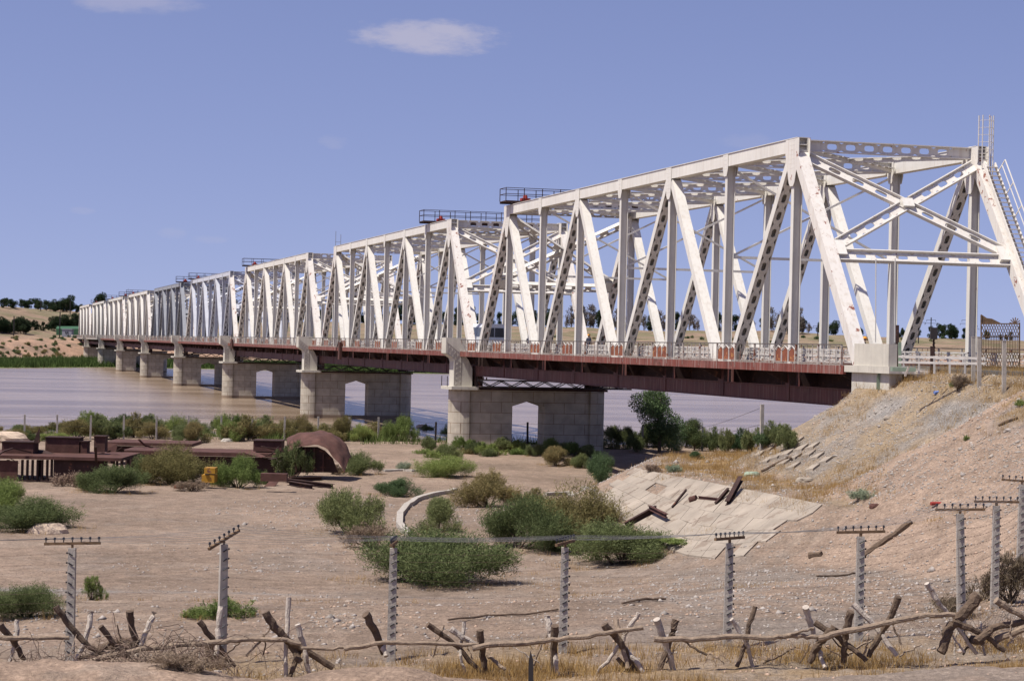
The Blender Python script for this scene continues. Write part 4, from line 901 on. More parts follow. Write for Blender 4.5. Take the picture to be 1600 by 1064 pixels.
# ------------------------------------------------------------------ fences
WIRE_R = .0055
def concrete_post(parent, base, top, rz, bar=None, bar_tilt=0, side=1, lean=(0, 0), knobs=True):
    base = Vector(base); h = top-base.z; p = MB(); ex = Vector((math.cos(rz), math.sin(rz), 0)); ey = Vector((-math.sin(rz), math.cos(rz), 0))
    T = base+Vector((0, 0, h))+_r0*lean[0]+_f0*lean[1]; b0 = base-Vector((0, 0, .3)); i = len(p.v)
    for q, s in ((b0, .098), (T, .078)):
        for a, b in ((-1, -1), (1, -1), (1, 1), (-1, 1)): p.v.append(tuple(q+ex*a*s+ey*b*s*.85))
    for a, b, c, d in ((0, 1, 5, 4), (1, 2, 6, 5), (2, 3, 7, 6), (3, 0, 4, 7), (4, 5, 6, 7), (3, 2, 1, 0)): p.face((i+a, i+b, i+c, i+d))
    o = p.build('concrete_post', M['concreteold'], parent)
    kn = []
    if knobs:
        n = 12; d = (T-base)
        for j in range(n):
            k = MB(); q = base+d*(.10+.86*j/(n-1))-ey*.09+ex*side*.035
            q2 = base+d*(.10+.86*j/(n-1))+ex*side*.075; k.tube([q2, q2+ex*side*.05], [.018, .024], 6)
            kn.append(q2+ex*side*.06); k.tube([q2-ex*side*.11-ey*.085+Vector((0, 0, -.05)), q2-ex*side*.03-ey*.085, q2+ex*side*.0-ey*.05], [.012, .012, .012], 4); k.build('insulator', M['insul'], o)
    ins = []
    if bar:
        L, brz = bar; bx = Vector((math.cos(brz)*math.cos(bar_tilt), math.sin(brz)*math.cos(bar_tilt), math.sin(bar_tilt))); c = T+Vector((0, 0, .10)); m_ = MB()
        m_.beam(c-bx*L/2, c+bx*L/2, .06, .058); m_.beam(T-Vector((0, 0, .05)), c, .05, .05)
        m_.build('crossarm', M['latt'], o)
        for j in range(7):
            q = c+bx*L*(-.47+.94*j/6)+Vector((0, 0, .028)); k = MB(); k.tube([q, q+Vector((0, 0, .05)), q+Vector((0, 0, .06)), q+Vector((0, 0, .11))], [.012, .012, .032, .022], 6); ins.append(q+Vector((0, 0, .09))); k.build('insulator', M['insul'], o)
    return o, ins, kn
def wire(mb, a, b, sag=.04, n=6, r=WIRE_R, barbs=0):
    a, b = Vector(a), Vector(b); pts = [a+(b-a)*t/n-Vector((0, 0, sag*4*(t/n)*(1-t/n)+(random.uniform(-.008, .008) if 0 < t < n else 0))) for t in range(n+1)]
    mb.tube(pts, r, 3, cap=False)
    for i in range(barbs):
        t = (i+.5)/barbs; q = a+(b-a)*t-Vector((0, 0, sag*4*t*(1-t))); s = r*4.5
        mb.beam(q+Vector((-s, 0, -s)), q+Vector((s, 0, s)), .004, .004); mb.beam(q+Vector((s, 0, -s)), q+Vector((-s, 0, s)), .004, .004)
fr = thing('wire_fence', at_d(615, 1010, 46), 'barbed wire fence on notched concrete posts with rusty T bars in the foreground', 'fence')
posts = [(-150, 46, 855, 1.0, 0, 0), (113, 46, 856, 1.22, 0, .04), (350, 46, 850, 1.05, 1.0, .33), (615, 46, 856, .95, 1.50, 0), (883, 46, 855, 1.0, 1.15, .03), (1140, 46, 848, 1.0, .80, .0), (1345, 46.5, 838, 1.08, .1, .035), (1507, 48, 803, 1.12, .0, .03), (1557, 53, 790, 1.15, .1, .0), (1596, 59, 757, 1.15, .0, -.05), (1640, 66, 720, 1.1, 0, 0)]
P_ins = []; P_kn = []
for j, (px, dep, yt, L, rot, tilt) in enumerate(posts):
    T = at_d(px, yt, dep); B_ = Vector((T.x, T.y, ground_z(T.x, T.y)))
    lx = {7: -.10, 8: .0, 9: .02}.get(j, 0); 
    o, ins, kn = concrete_post(fr, B_, T.z, -YAW+rot*.0+(.4 if j in (2,) else 0), (L, -YAW+rot), tilt, 1 if j > 4 else -1 if j < 2 else 1, (lx, 0))
    P_ins.append(ins); P_kn.append(kn)
for i in range(7):
    m_ = MB()
    for j in range(len(posts)-1): wire(m_, P_ins[j][i], P_ins[j+1][i], .05, 6, .0034)
    m_.build('top_wire', M['wiregrey'], fr)
for i in range(0, 12):
    m_ = MB()
    for j in range(len(posts)-1): wire(m_, P_kn[j][i], P_kn[j+1][i], .03+.06*random.random(), 8, .0022 if j < 6 else .0032, 12)
    m_.build('barbed_wire', M['wire'], fr)
# fence along the river bank
sf = thing('wire_fence', on_ground(345, 688), 'thin post and wire fence along the river bank', 'fence'); prev = None; W1 = [MB(), MB()]
for px in (-14, 38, 89, 141, 193, 244, 294, 345, 394, 444, 497, 546, 591, 636, 680, 733, 780, 824, 905, 1004, 1097, 1190):
    yb = 687 if px < 650 else 697 if px < 950 else 703
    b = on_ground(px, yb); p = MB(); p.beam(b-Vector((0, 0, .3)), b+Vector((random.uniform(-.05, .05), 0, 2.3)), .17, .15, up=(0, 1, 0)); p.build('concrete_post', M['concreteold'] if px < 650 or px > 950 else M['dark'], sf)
    if prev:
        for i, hz in enumerate((2.15, 1.3)): wire(W1[i], prev+Vector((0, 0, hz)), b+Vector((0, 0, hz)), .1, 4, .012)
    prev = b
for q in W1: q.build('wire', M['dark'], sf)
for (a, b) in (((262, 684), (300, 676)), ((335, 678), (372, 690)), ((205, 676), (245, 682))):
    p = on_ground(*a); q = on_ground(*b); o = MB().tube([p+Vector((0, 0, .5)), (p+q)/2+Vector((0, 0, .75)), q+Vector((0, 0, .7))], [.07, .06, .05], 6).build('wooden_pole', M['woodlight'], None, p)
    tag(o, {262: 'pale pole leaning by the bank fence, middle of the three', 335: 'pale pole leaning by the bank fence, rightmost of the three', 205: 'pale pole leaning by the bank fence, leftmost of the three'}[a[0]], 'pole')

# ------------------------------------------------------------------ log barriers
def log(mb, pts, dep, wpx, d2=None, n=8):
    d2 = dep if d2 is None else d2; k = len(pts); P = []
    for i, (x, y) in enumerate(pts): P.append(at_d(x, y, dep+(d2-dep)*i/max(1, k-1)))
    Q = []; m_ = 4       # refine with slight crookedness
    for i in range(k-1):
        for j in range(m_):
            t = j/m_; q = P[i].lerp(P[i+1], t)
            if Q: q = q+Vector((random.uniform(-1, 1), random.uniform(-1, 1), random.uniform(-1, 1)))*.018
            Q.append(q)
    Q.append(P[-1]); r0 = wpx/2*dep/FPX; nn = len(Q)
    mb.tube(Q, [r0*(1.08-.28*i/(nn-1)+random.uniform(-.07, .07)) for i in range(nn)], n, jit=.06)
    return mb
BAR = [
 ('two crossed logs at the left edge sunk in old wire', [([(0, 975), (20, 1000), (38, 1027)], 'd', 11), ([(27, 968), (25, 1000), (12, 1040)], 'l', 7)]),
 ('dark log leaning over the base of the first concrete post', [([(87, 947), (108, 975), (140, 1010), (170, 1022)], 'd', 10), ([(143, 954), (137, 985), (118, 1035)], 'l', 9)]),
 ('pair of short stubs forming a V left of the wire coils', [([(203, 954), (207, 985), (217, 1017)], 'd', 11), ([(241, 956), (228, 990), (214, 1022)], 'l', 9)]),
 ('short dark log lying against the V shaped stubs', [([(157, 978), (176, 1002), (198, 1024)], 'd', 9), ([(176, 1000), (150, 1022), (120, 1026)], 'd', 7)]),
 ('crossed dark and bleached logs beside the second concrete post', [([(311, 970), (335, 1002), (367, 1038)], 'd', 9), ([(346, 948), (341, 985), (338, 1020)], 'l', 10)]),
 ('barrier of heavy dark logs with a tall bleached stake', [([(415, 956), (428, 978), (444, 996), (472, 1012), (521, 1040)], 'd', 13), ([(451, 933), (448, 990), (446, 1064)], 'l', 8), ([(465, 975), (475, 1010), (485, 1062)], 'l', 9), ([(474, 1008), (462, 1030), (449, 1062)], 'd', 10), ([(452, 1003), (470, 1030)], 'd', 12)]),
 ('single thick dark log leaning by the third concrete post', [([(571, 959), (585, 985), (600, 1018)], 'd', 13), ([(596, 1000), (603, 1022)], 'l', 9)]),
 ('long slanting dark log crossed by a thin pale stick', [([(668, 975), (690, 990), (715, 1010), (753, 1050)], 'd', 9), ([(725, 971), (721, 1008), (718, 1015), (726, 1050)], 'l', 6), ([(704, 982), (722, 996), (743, 1007)], 'l', 10)]),
 ('upright dark post leaning on a half buried branch', [([(750, 984), (753, 1015), (759, 1048)], 'd', 11), ([(762, 1022), (774, 1034), (790, 1043)], 'm', 6)]),
 ('dark post crossed with a bleached forked log before the fourth concrete post', [([(867, 977), (866, 1010), (864, 1050)], 'd', 12), ([(855, 961), (860, 985), (864, 1010), (872, 1053)], 'l', 10)]),
 ('big crossed barrier with a slim crooked bleached branch', [([(944, 975), (960, 992), (976, 1014), (992, 1046)], 'd', 12), ([(975, 1012), (992, 1032), (1010, 1054)], 'l', 9), ([(998, 957), (981, 982), (970, 1005), (950, 1032), (928, 1054)], 'l', 7), ([(962, 968), (970, 995), (981, 1041)], 'm', 9), ([(990, 1052), (965, 1028)], 'd', 8)]),
 ('bleached log crossed by a dark one left of the fifth concrete post', [([(1026, 967), (1038, 1000), (1056, 1052)], 'l', 11), ([(1056, 968), (1047, 1000), (1030, 1045)], 'd', 11)]),
 ('thin crossed sticks right beside the fifth concrete post', [([(1143, 967), (1168, 1006), (1171, 1020), (1181, 1053)], 'l', 7), ([(1180, 947), (1168, 985), (1165, 1006), (1151, 1038)], 'd', 8)]),
 ('cluster of crossed logs with a chunky pale stub on top', [([(1259, 948), (1264, 968), (1271, 989)], 'l', 10), ([(1273, 972), (1306, 992), (1330, 1012), (1354, 1029)], 'd', 10), ([(1305, 979), (1290, 995), (1279, 1006), (1264, 1031)], 'd', 13), ([(1276, 1001), (1281, 1020), (1289, 1040)], 'l', 8)]),
 ('upright dark log at the base of the sixth concrete post', [([(1330, 955), (1324, 980), (1320, 1000), (1318, 1032)], 'd', 12)]),
 ('crossed logs, the pale one peeling, right of the sixth concrete post', [([(1404, 932), (1394, 958), (1380, 985), (1357, 1023)], 'd', 11), ([(1333, 943), (1364, 975), (1380, 994), (1401, 1021)], 'l', 9)]),
 ('large crossed barrier before the leaning concrete post', [([(1448, 911), (1462, 935), (1475, 952), (1500, 985), (1526, 1018)], 'l', 8), ([(1529, 930), (1512, 952), (1492, 968), (1480, 990), (1470, 1016)], 'd', 18), ([(1489, 972), (1512, 980), (1532, 989), (1570, 1013)], 'd', 10)]),
 ('heap of heavy logs at the right edge', [([(1526, 1002), (1540, 992), (1549, 982), (1606, 968)], 'd', 13), ([(1556, 999), (1606, 980)], 'm', 12), ([(1556, 937), (1580, 952), (1606, 966)], 'm', 11), ([(1520, 998), (1535, 1004)], 'd', 12)]),
]
for j, (lab, logs) in enumerate(BAR):
    x0 = np.mean([q[0] for q in logs[0][0]]); b = at_d(x0, max(q[1] for l in logs for q in l[0]), 43); b.z = ground_z(b.x, b.y)
    rt = thing('log_barrier', b, lab, 'log barrier', 'crossed log barriers along the fence')
    for i, (pts, k, wd) in enumerate(logs):
        pts = list(pts); last = pts[-1]
        if last[1] > 1010 and pts[0][1] < last[1]: pts[-1] = (last[0], last[1]+3)
        off = (-.16, .14, -.05, .22, .1)[i % 5]
        log(MB(), pts, 42.9+off, wd, 42.9-off*.6).build('log', M[{'d': 'wooddark', 'l': 'woodlight', 'm': 'woodmid'}[k]], rt, smooth=False)
for pts, wd, k, lab in [
 ([(-20, 994), (40, 997), (108, 996)], 10, 'm', 'grey pole lying in the wire tangle at the left edge'),
 ([(150, 1030), (224, 1012), (343, 1003), (378, 998), (441, 999), (470, 1006)], 11, 'm', 'long bowed pole resting on the barriers behind the wire coils'),
 ([(470, 1012), (520, 1013), (562, 1009)], 6, 'm', 'thin pole joining the heavy dark barrier to the next log'),
 ([(538, 1014), (585, 1005), (620, 1002), (697, 1007), (748, 1006)], 9, 'm', 'slim pole across the base of the third concrete post'),
 ([(738, 1013), (764, 1006), (820, 1005), (862, 999), (904, 996), (960, 986), (1005, 980)], 11, 'm', 'grey bent pole across the base of the fourth concrete post'),
 ([(1022, 998), (1080, 999), (1134, 995), (1208, 996), (1239, 992), (1262, 994), (1286, 997)], 11, 'm', 'long straight pole across the base of the fifth concrete post'),
 ([(1232, 993), (1250, 986), (1272, 981)], 6, 'm', 'short side branch on the long straight pole'),
 ([(1279, 997), (1306, 989), (1381, 975), (1418, 965), (1450, 961), (1492, 960)], 12, 'm', 'rising pole across the base of the sixth concrete post')]:
    b = at_d(*pts[0], 42.6); tag(log(MB(), pts, 42.6, wd*.8, 42.7).build('wooden_pole', M['woodmid'], None, b), lab, 'pole')
tag(log(MB(), [(341, 1047), (341, 1075)], 39, 12).build('stump', M['woodlight'], None, at_d(341, 1070, 39)), 'short sawn stump at the bottom edge below the wire coils', 'stump')
k = MB(); k.prism([at_d(825, 1080, 37), at_d(834, 1080, 37), at_d(833, 1030, 37), at_d(829, 1016, 37), at_d(826, 1032, 37)], _f0*.03)
tag(k.build('iron_stake', M['dark'], None, at_d(829, 1080, 37)), 'black pointed iron stake at the bottom edge', 'stake')
# tangles of old wire
def tangle(name, cx, cy, dep, wx, wz, n, label, r_=.006, seed=1):
    rr = random.Random(seed); c0 = at_d(cx, cy, dep); rt = thing(name, (c0.x, c0.y, ground_z(c0.x, c0.y)), label, 'wire tangle')
    for g in range(4):
        m_ = MB()
        for i in range(n//4):
            c = c0+_r0*rr.gauss(0, wx*.42)+_f0*rr.uniform(-.5, .5); c.z = ground_z(c.x, c.y)+abs(rr.gauss(0, wz*.5)); R0 = rr.uniform(.16, .5); ph = rr.uniform(0, 6.28); ax = Vector((rr.gauss(0, 1), rr.gauss(0, 1), rr.gauss(0, .5))).normalized()
            u = ax.cross(Vector((.2, .1, 1))).normalized(); v = ax.cross(u); span_ = rr.uniform(2, 6.5); drift = Vector((rr.gauss(0, .12), rr.gauss(0, .1), rr.gauss(0, .03)))
            pts = [c+(u*math.cos(ph+t)+v*math.sin(ph+t))*R0*rr.uniform(.92, 1.08)+drift*t for t in [span_*q/14 for q in range(15)]]
            m_.tube(pts, r_, 3, cap=False)
        m_.build('wire_coil', M['wire'] if g % 2 else M['woodmid'], rt)
tangle('wire_tangle', 235, 1020, 41.8, 1.7, .75, 380, 'dense heap of rusty wire coils in the lower left', .007, 3)
tangle('wire_tangle', 60, 1012, 42.4, 1.5, .55, 170, 'loose wire tangle at the far left of the fence', .006, 4)
tangle('wire_tangle', 1560, 985, 45, 1.1, .5, 80, 'loose coils of wire among the logs at the right edge', .005, 6)
tangle('wire_tangle', 470, 985, 43.5, 1.3, .3, 24, 'few stray wire loops round the tall bleached stake', .005, 7)
tangle('wire_tangle', 1230, 985, 43.5, 2.4, .3, 34, 'stray wire loops behind the long straight pole', .005, 8)
for q in ((285, 1052, 130, 44, ('open', 0), 'brown dead bush under the wire coils', 'dry'), (190, 1020, 100, 30, ('open', 1), 'brown dead brush left of the wire coils', 'dry'), (330, 1045, 60, 50, ('open', 1), 'brown dead bush right of the wire coils', 'dry'), (1290, 1036, 80, 22, ('open', 1), 'thin dead weeds below the log cluster', 'dry')): px_shrub(*q)

# ------------------------------------------------------------------ slab slope, kerbs and scrap
TOPL = [on_ground(*q) for q in ((992, 733), (1040, 743), (1100, 754), (1190, 771), (1285, 791))]
BOTL = [on_ground(*q) for q in ((924, 777), (982, 818), (1062, 868), (1130, 876), (1205, 868))]
def lerpl(L, t): t = min(max(t, 0), .9999)*(len(L)-1); i = int(t); return L[i].lerp(L[i+1], t-i)
sl_ = thing('slab_slope', lerpl(BOTL, .5), 'pale sloping revetment of cracked concrete slabs', 'revetment'); nr, nc = 5, 13
for i in range(nr):
    for j in range(nc):
        if (j > 9 and i > 2 and random.random() < .6) or (j == 2 and i == 1) or (j == 12 and i > 0): continue
        t0, t1 = j/nc, (j+1)/nc; v0, v1 = i/nr, (i+1)/nr; sk = .5*(i % 2)/nc
        g = .0007; Q = []; dz = random.uniform(-.008, .006); tl = [random.uniform(-.004, .004) for _ in range(4)]
        for (t, v) in ((t0+g, v0+.002), (t1-g, v0+.002), (t1-g, v1-.002), (t0+g, v1-.002)):
            t_ = t+sk*(1 if 0 < t < 1 else 0)-.13*(v-.5)*(1 if .05 < t < .95 else 0); p = lerpl(TOPL, t_).lerp(lerpl(BOTL, t_), v); p.z = ground_z(p.x, p.y)+.045+dz+tl[len(Q)]; Q.append(p)
        MB().prism([q-Vector((0, 0, .10)) for q in Q], (0, 0, .12)).build('concrete_slab', M['slab'], sl_)
es = thing('slab_slope', on_ground(1230, 730), 'few slabs showing through the gravel at the foot of the embankment', 'revetment')
for (px, py) in ((1185, 712), (1200, 704), (1222, 699), (1243, 692), (1212, 716), (1196, 722), (1228, 711), (1250, 703), (1268, 700), (1240, 717), (1222, 726), (1262, 712), (1238, 731), (1275, 716), (1288, 722), (1268, 734)):
    g = on_ground(px, py); Q = []
    for a, b in ((-10, 5), (2, 2), (12, -6), (1, -3)): q = on_ground(px+a*1.1, py+b); q.z += .10; Q.append(q)
    MB().prism([q-Vector((0, 0, .12)) for q in Q], (0, 0, .14)).build('concrete_slab', M['slab'], es)
def kerb(pxs, label, h=.28, wd=.34):
    P = [on_ground(*q) for q in pxs]; Q = []
    for i in range(len(P)-1): Q += [P[i].lerp(P[i+1], t/3) for t in range(3)]
    Q.append(P[-1]); m_ = MB()
    for i in range(len(Q)-1):
        a, b = Q[i].copy(), Q[i+1].copy(); a.z = ground_z(a.x, a.y)+h/2-.06; b.z = ground_z(b.x, b.y)+h/2-.06; m_.beam(a, b, wd, h, ends=.03+.002*(i % 2))
    tag(m_.build('concrete_kerb', M['concreteold'], None, P[0]), label, 'kerb')
kerb([(712, 768), (680, 774), (655, 781), (636, 792), (625, 806), (624, 822), (640, 838)], 'curved concrete kerb of an old basin on the flat')
kerb([(852, 775), (890, 773), (928, 771)], 'straight piece of concrete kerb meeting the slab slope')
kerb([(600, 737), (632, 736), (648, 737)], 'low concrete strip lying near the dark bush on the flat', .2, .6)
def gbeam(a, b, w_, h_, mt, name, label, cat, lift=.08, lb=None):
    p, q = on_ground(*a), on_ground(*b); p.z += lift; q.z += lift if lb is None else lb
    m_ = MB(); d = (q-p).normalized(); s = d.cross(Vector((0, 0, 1))).normalized(); u = s.cross(d)
    m_.obox((p+q)/2+u*h_/2, (q-p)/2, s*w_/2, u*.015); m_.obox((p+q)/2-u*h_/2, (q-p)/2, s*w_/2, u*.015); m_.obox((p+q)/2, (q-p)/2, s*.015, u*(h_/2-.016))
    tag(m_.build(name, M[mt], None, p), label, cat)
gbeam((977, 828), (1026, 801), .22, .24, 'rust_and_shade', 'steel_beam', 'rusty I beam lying down the slab slope near the bushes', 'beam', .2)
gbeam((1014, 805), (1041, 819), .16, .16, 'rust', 'steel_beam', 'short rusty beam lying across the top of the longer I beam', 'beam', .36)
gbeam((1136, 792), (1157, 766), .2, .22, 'rust_and_shade', 'steel_beam', 'rusty beam sticking up from the middle of the slab slope', 'beam', .15, .5)
gbeam((1118, 792), (1138, 775), .12, .12, 'rust_and_shade', 'steel_beam', 'thin rusty bar beside the beam that sticks up from the slabs', 'beam', .1, .3)
gbeam((1092, 781), (1126, 785), .10, .10, 'rust', 'steel_beam', 'rusty rod lying flat on the upper slabs', 'beam', .12)
gbeam((1050, 797), (1072, 776), .07, .07, 'rust_and_shade', 'steel_beam', 'thin bent rod on the slabs, leftmost of the scrap', 'beam', .1, .3)
o = MB().tube([on_ground(1078, 786)+Vector((0, 0, .14)), on_ground(1088, 783)+Vector((0, 0, .14))], [.15, .15], 10).build('rusty_can', M['rust'], None, on_ground(1083, 785)); tag(o, 'rusty drum fragment on the upper slabs', 'drum')
def glog(pts, rad, mt, name, label, cat, lift=.05):
    P = [on_ground(*q)+Vector((0, 0, lift)) for q in pts]; Q = []
    for i in range(len(P)-1):
        for t in range(3): Q.append(P[i].lerp(P[i+1], t/3)+Vector((0, 0, random.uniform(-.02, .03))))
    Q.append(P[-1]); tag(MB().tube(Q, [rad*random.uniform(.8, 1.15) for _ in Q], 7, jit=.08).build(name, M[mt], None, P[0]), label, cat)
glog([(1346, 872), (1385, 846), (1424, 819)], .11, 'wooddark', 'fallen_log', 'long dark log lying up the earth slope behind the sixth post', 'log')
glog([(1265, 871), (1284, 868)], .13, 'wooddark', 'fallen_log', 'short dark log lying alone between the fifth and sixth posts', 'log')
glog([(1190, 741), (1213, 729), (1232, 718), (1236, 722)], .07, 'wooddark', 'branch', 'dead branch lying over the slabs at the embankment foot', 'branch', .12)
glog([(700, 973), (760, 966), (820, 963), (872, 955)], .025, 'wooddark', 'branch', 'long thin dead branch on the gravel left of the fourth post', 'branch')
glog([(972, 946), (1010, 939), (1040, 938)], .035, 'wooddark', 'branch', 'dead branch on the gravel between the fourth and fifth posts', 'branch')
glog([(1276, 903), (1320, 900), (1338, 898)], .035, 'wooddark', 'branch', 'dead branch in front of the sixth post', 'branch')
glog([(1560, 668), (1590, 655)], .05, 'wooddark', 'branch', 'dead stick near the right edge of the slope', 'branch')
def rock(c, sx, sy, sz, mt, name, label, cat, seed=0):
    rr = np.random.default_rng(seed); m_ = MB(); na, nb = 20, 10
    for i in range(nb+1):
        for j in range(na):
            th = math.pi*i/nb; ph = 2*math.pi*j/na; v = np.array([math.sin(th)*math.cos(ph), math.sin(th)*math.sin(ph), math.cos(th)]); k = 1+.5*float(fbm(np.array([v[0]*2+seed]), np.array([v[1]*2+v[2]*1.7]), seed)[0])
            z = v[2]*sz*k; z = min(z, sz*.8)
            m_.v.append((c[0]+v[0]*sx*k, c[1]+v[1]*sy*k, c[2]+z))
    for i in range(nb):
        for j in range(na): m_.face((i*na+j, (i+1)*na+j, (i+1)*na+(j+1) % na, i*na+(j+1) % na))
    tag(m_.build(name, M[mt], None, c, smooth=False), label, cat)
g = on_ground(70, 834); rock(g+_f0*.5, .92, .6, .55, 'boulder', 'boulder', 'pale rounded boulder in front of the dark green bush at the left edge', 'boulder', 3)
for i, (px, py, s, lab, mt) in enumerate([(545, 940, .12, 'small dark stone on the open ground between the second and third posts', 'stone'), (375, 688, .5, 'tall pale rubble block behind the rusty pontoon, beside the curved hull', 'concreteold'), (355, 690, .6, 'low pale rubble block behind the rusty pontoon', 'concreteold'), (1175, 744, .45, 'greenish triangular concrete lump on the terrace', 'tinGreen'), (1258, 753, .45, 'flat pale block at the foot of the gravel slope', 'slab'), (1387, 655, .22, 'pale stone on the middle of the gravel slope', 'slab'), (1367, 792, .25, 'dark red lump on the terrace track', 'rust'), (660, 668, .8, 'rubble heap at the hedge end', 'boulder')]):
    g = on_ground(px, py); rock(g, s, s*.7, s*.6, mt, 'rock', lab, 'rock', 10+i)
k = on_ground(1462, 793); tag(MB().tube([k+Vector((-.2, 0, .08)), k+Vector((.2, 0, .08))], [.07, .07], 10).build('bottle', M['palered'], None, k), 'small red bottle lying on the earth slope behind the leaning posts', 'bottle')
k = on_ground(1378, 607); m_ = MB(); m_.prism([k+Vector((-.3, 0, -.1)), k+Vector((.3, 0, -.1)), k+Vector((.2, 0, 1.0)), k+Vector((-.1, 0, 1.15)), k+Vector((-.3, 0, .5))], (.1, .1, 0)); tag(m_.build('metal_sheet', M['tinGreen'], None, k), 'bent faded green sheet on the slope below the abutment', 'sheet')

# ------------------------------------------------------------------ rusty pontoons
def cb(mb, px0, px1, yt, yb, dep, thick):       # box facing the camera side, given by the photo extent of its front
    a = at_d(px0, yt, dep); b = at_d(px1, yt, dep); c = at_d((px0+px1)/2, yb, dep); zt = (a.z+b.z)/2
    mid = (a+b)/2; hw = (b-a).length/2; mid.z = (zt+c.z)/2
    mb.obox(mid+_f0*thick/2, _r0*hw, _f0*thick/2, Vector((0, 0, (zt-c.z)/2))); return mb
rt = thing('rusty_pontoon', at_d(90, 757, 135), 'long rusty pontoon with open ribs and a flat deck, at the left edge', 'pontoon')
cb(MB(), -40, 190, 713, 718, 134.6, 7).build('deck', M['rust'], rt)
cb(MB(), -40, 28, 719, 752, 134.8, .08).build('side_panel', M['rust'], rt)
cb(MB(), 84, 168, 719, 754, 134.9, .08).build('side_panel', M['rust_and_shade'], rt)
for x in (33, 41, 49, 57, 64, 72, 79, 176, 181, 188): cb(MB(), x, x+3, 718.4, 756, 134.9, .25).build('rib', M['rust_and_shade'], rt)
for x in (-30, 10, 60, 100, 150): cb(MB(), x, x+4, 718.4, 752, 141, .25).build('rib', M['rust_and_shade'], rt)
cb(MB(), 30, 190, 751, 757, 134.9, .3).build('bottom_beam', M['rust_and_shade'], rt)
def hut(x0, x1, yt, yb, dep, th, label, lid=True):
    t = thing('steel_hatch_box', at_d((x0+x1)/2, yb, dep), label, 'hatch box'); cb(MB(), x0, x1, yt+1.4, yb, dep, th).build('box_wall', M['rust'], t)
    if lid: cb(MB(), x0-1.5, x1+1.5, yt, yt+1.35, dep-.1, th+.2).build('lid', M['rust_and_shade'], t)
hut(3, 52, 690, 712.6, 137, 1.6, 'long low rusty box on the pontoon deck at the left edge'); hut(71, 124, 683, 712.6, 139, 1.4, 'taller rusty box in the middle of the pontoon deck'); hut(126, 136, 689, 712.6, 139, 1, 'narrow rusty box next to the taller one on the pontoon'); hut(147, 164, 681, 706, 138, 1, 'square rusty box standing at the right end of the pontoon deck')
k = MB(); k.prism([at_d(52, 692, 137), at_d(62, 692, 137), at_d(62, 667, 137), at_d(57, 678, 137)], _f0*.05); tag(k.build('bent_plate', M['rust_and_shade'], None, at_d(57, 692, 137)), 'torn upright plate beside the long low rusty box', 'plate')
rt = thing('rusty_pontoon', at_d(320, 740, 148), 'second rusty pontoon, its narrow deck running behind the olive bush', 'pontoon')
cb(MB(), 190, 432, 706, 712, 148, 5).build('deck', M['rust'], rt); cb(MB(), 196, 432, 712.5, 742, 148.3, .1).build('side_panel', M['rust_and_shade'], rt)
cb(MB(), 162, 300, 692, 697, 158, 5).build('deck', M['rust'], rt); cb(MB(), 166, 300, 697.5, 716, 158.4, .1).build('side_panel', M['rust_and_shade'], rt)
for x in (190, 196, 203): cb(MB(), x, x+2.5, 712.4, 745, 147.8, .2).build('rib', M['rust_and_shade'], rt)
hut(396, 440, 688, 705.6, 149, 2, 'rusty box on the second pontoon beside the curved hull')
rt = thing('overturned_hull', at_d(497, 737, 145), 'rounded overturned boat hull of rusty plate at the right end of the scrap', 'hull')
BK = [(447, 686, 148), (462, 680, 148), (480, 675, 148), (500, 672, 148), (518, 675, 148), (532, 684, 147.5), (542, 698, 147), (549, 713, 146.5)]
FT = [(450, 703, 144.5), (463, 697, 144.3), (480, 694, 144), (498, 695, 143.8), (512, 702, 143.6), (524, 714, 143.4), (533, 726, 143.2), (538, 738, 143)]
def _row(L, t): t = t*(len(L)-1); i = min(int(t), len(L)-2); a, b = L[i], L[i+1]; f = t-i; return at_d(a[0]+(b[0]-a[0])*f, a[1]+(b[1]-a[1])*f, a[2]+(b[2]-a[2])*f)
m_ = MB(); nu, nv = 30, 12; top_, bot_ = [], []
for j in range(nv+1):
    v = j/nv
    for i in range(nu+1):
        u = i/nu; p = _row(BK, u).lerp(_row(FT, u), v); dn = .10*math.sin(9*u+4*v)+.07*math.sin(17*u-7*v)+.05*math.sin(31*u+9*v)+random.uniform(-.02, .02)
        p = p+Vector((0, 0, .28*math.sin(math.pi*v)+dn*.6)); top_.append(p); bot_.append(p-Vector((0, 0, .06)))
m_.v = [tuple(p) for p in top_+bot_]; st = len(top_)
for s_ in (0, 1):
    for j in range(nv):
        for i in range(nu): a = s_*st+j*(nu+1)+i; m_.face((a, a+1, a+nu+2, a+nu+1))
for i in range(nu): m_.face((nv*(nu+1)+i, nv*(nu+1)+i+1, st+nv*(nu+1)+i+1, st+nv*(nu+1)+i))
for j in range(nv): m_.face((j*(nu+1), (j+1)*(nu+1), st+(j+1)*(nu+1), st+j*(nu+1)))
m_.build('hull_shell', M['rust'], rt, smooth=True)
m_ = MB(); m_.prism([at_d(x, y, 144.6) for x, y in ((452, 738), (528, 738), (520, 716), (508, 704), (496, 698), (470, 698), (453, 705))], _f0*.08); m_.build('cavity_shade_panel', M['rust_and_shade'], rt)  # dark sheet added for the shaded cavity beneath the curved plate
m_ = MB(); m_.prism([at_d(x, y, d) for x, y, d in ((452, 738, 144.7), (449, 705, 144.9), (448, 688, 147.6), (450, 732, 147.8))], _r0*.08); m_.build('cavity_shade_end', M['rust_and_shade'], rt)  # dark end sheet, cavity shade put into its colour
for x in (462, 476, 490, 504): cb(MB(), x, x+2, 700 if x < 500 else 708, 738, 144.35, .12).build('rib', M['rust'], rt)
rt = thing('yellow_machine', at_d(327, 757, 131), 'derelict yellow machine part half hidden between two bushes', 'machine')
cb(MB(), 319, 336, 731, 740, 133, 1.2).build('hood', M['yellow'], rt); cb(MB(), 315, 335, 742, 754, 133, 1.4).build('body', M['yellow'], rt)
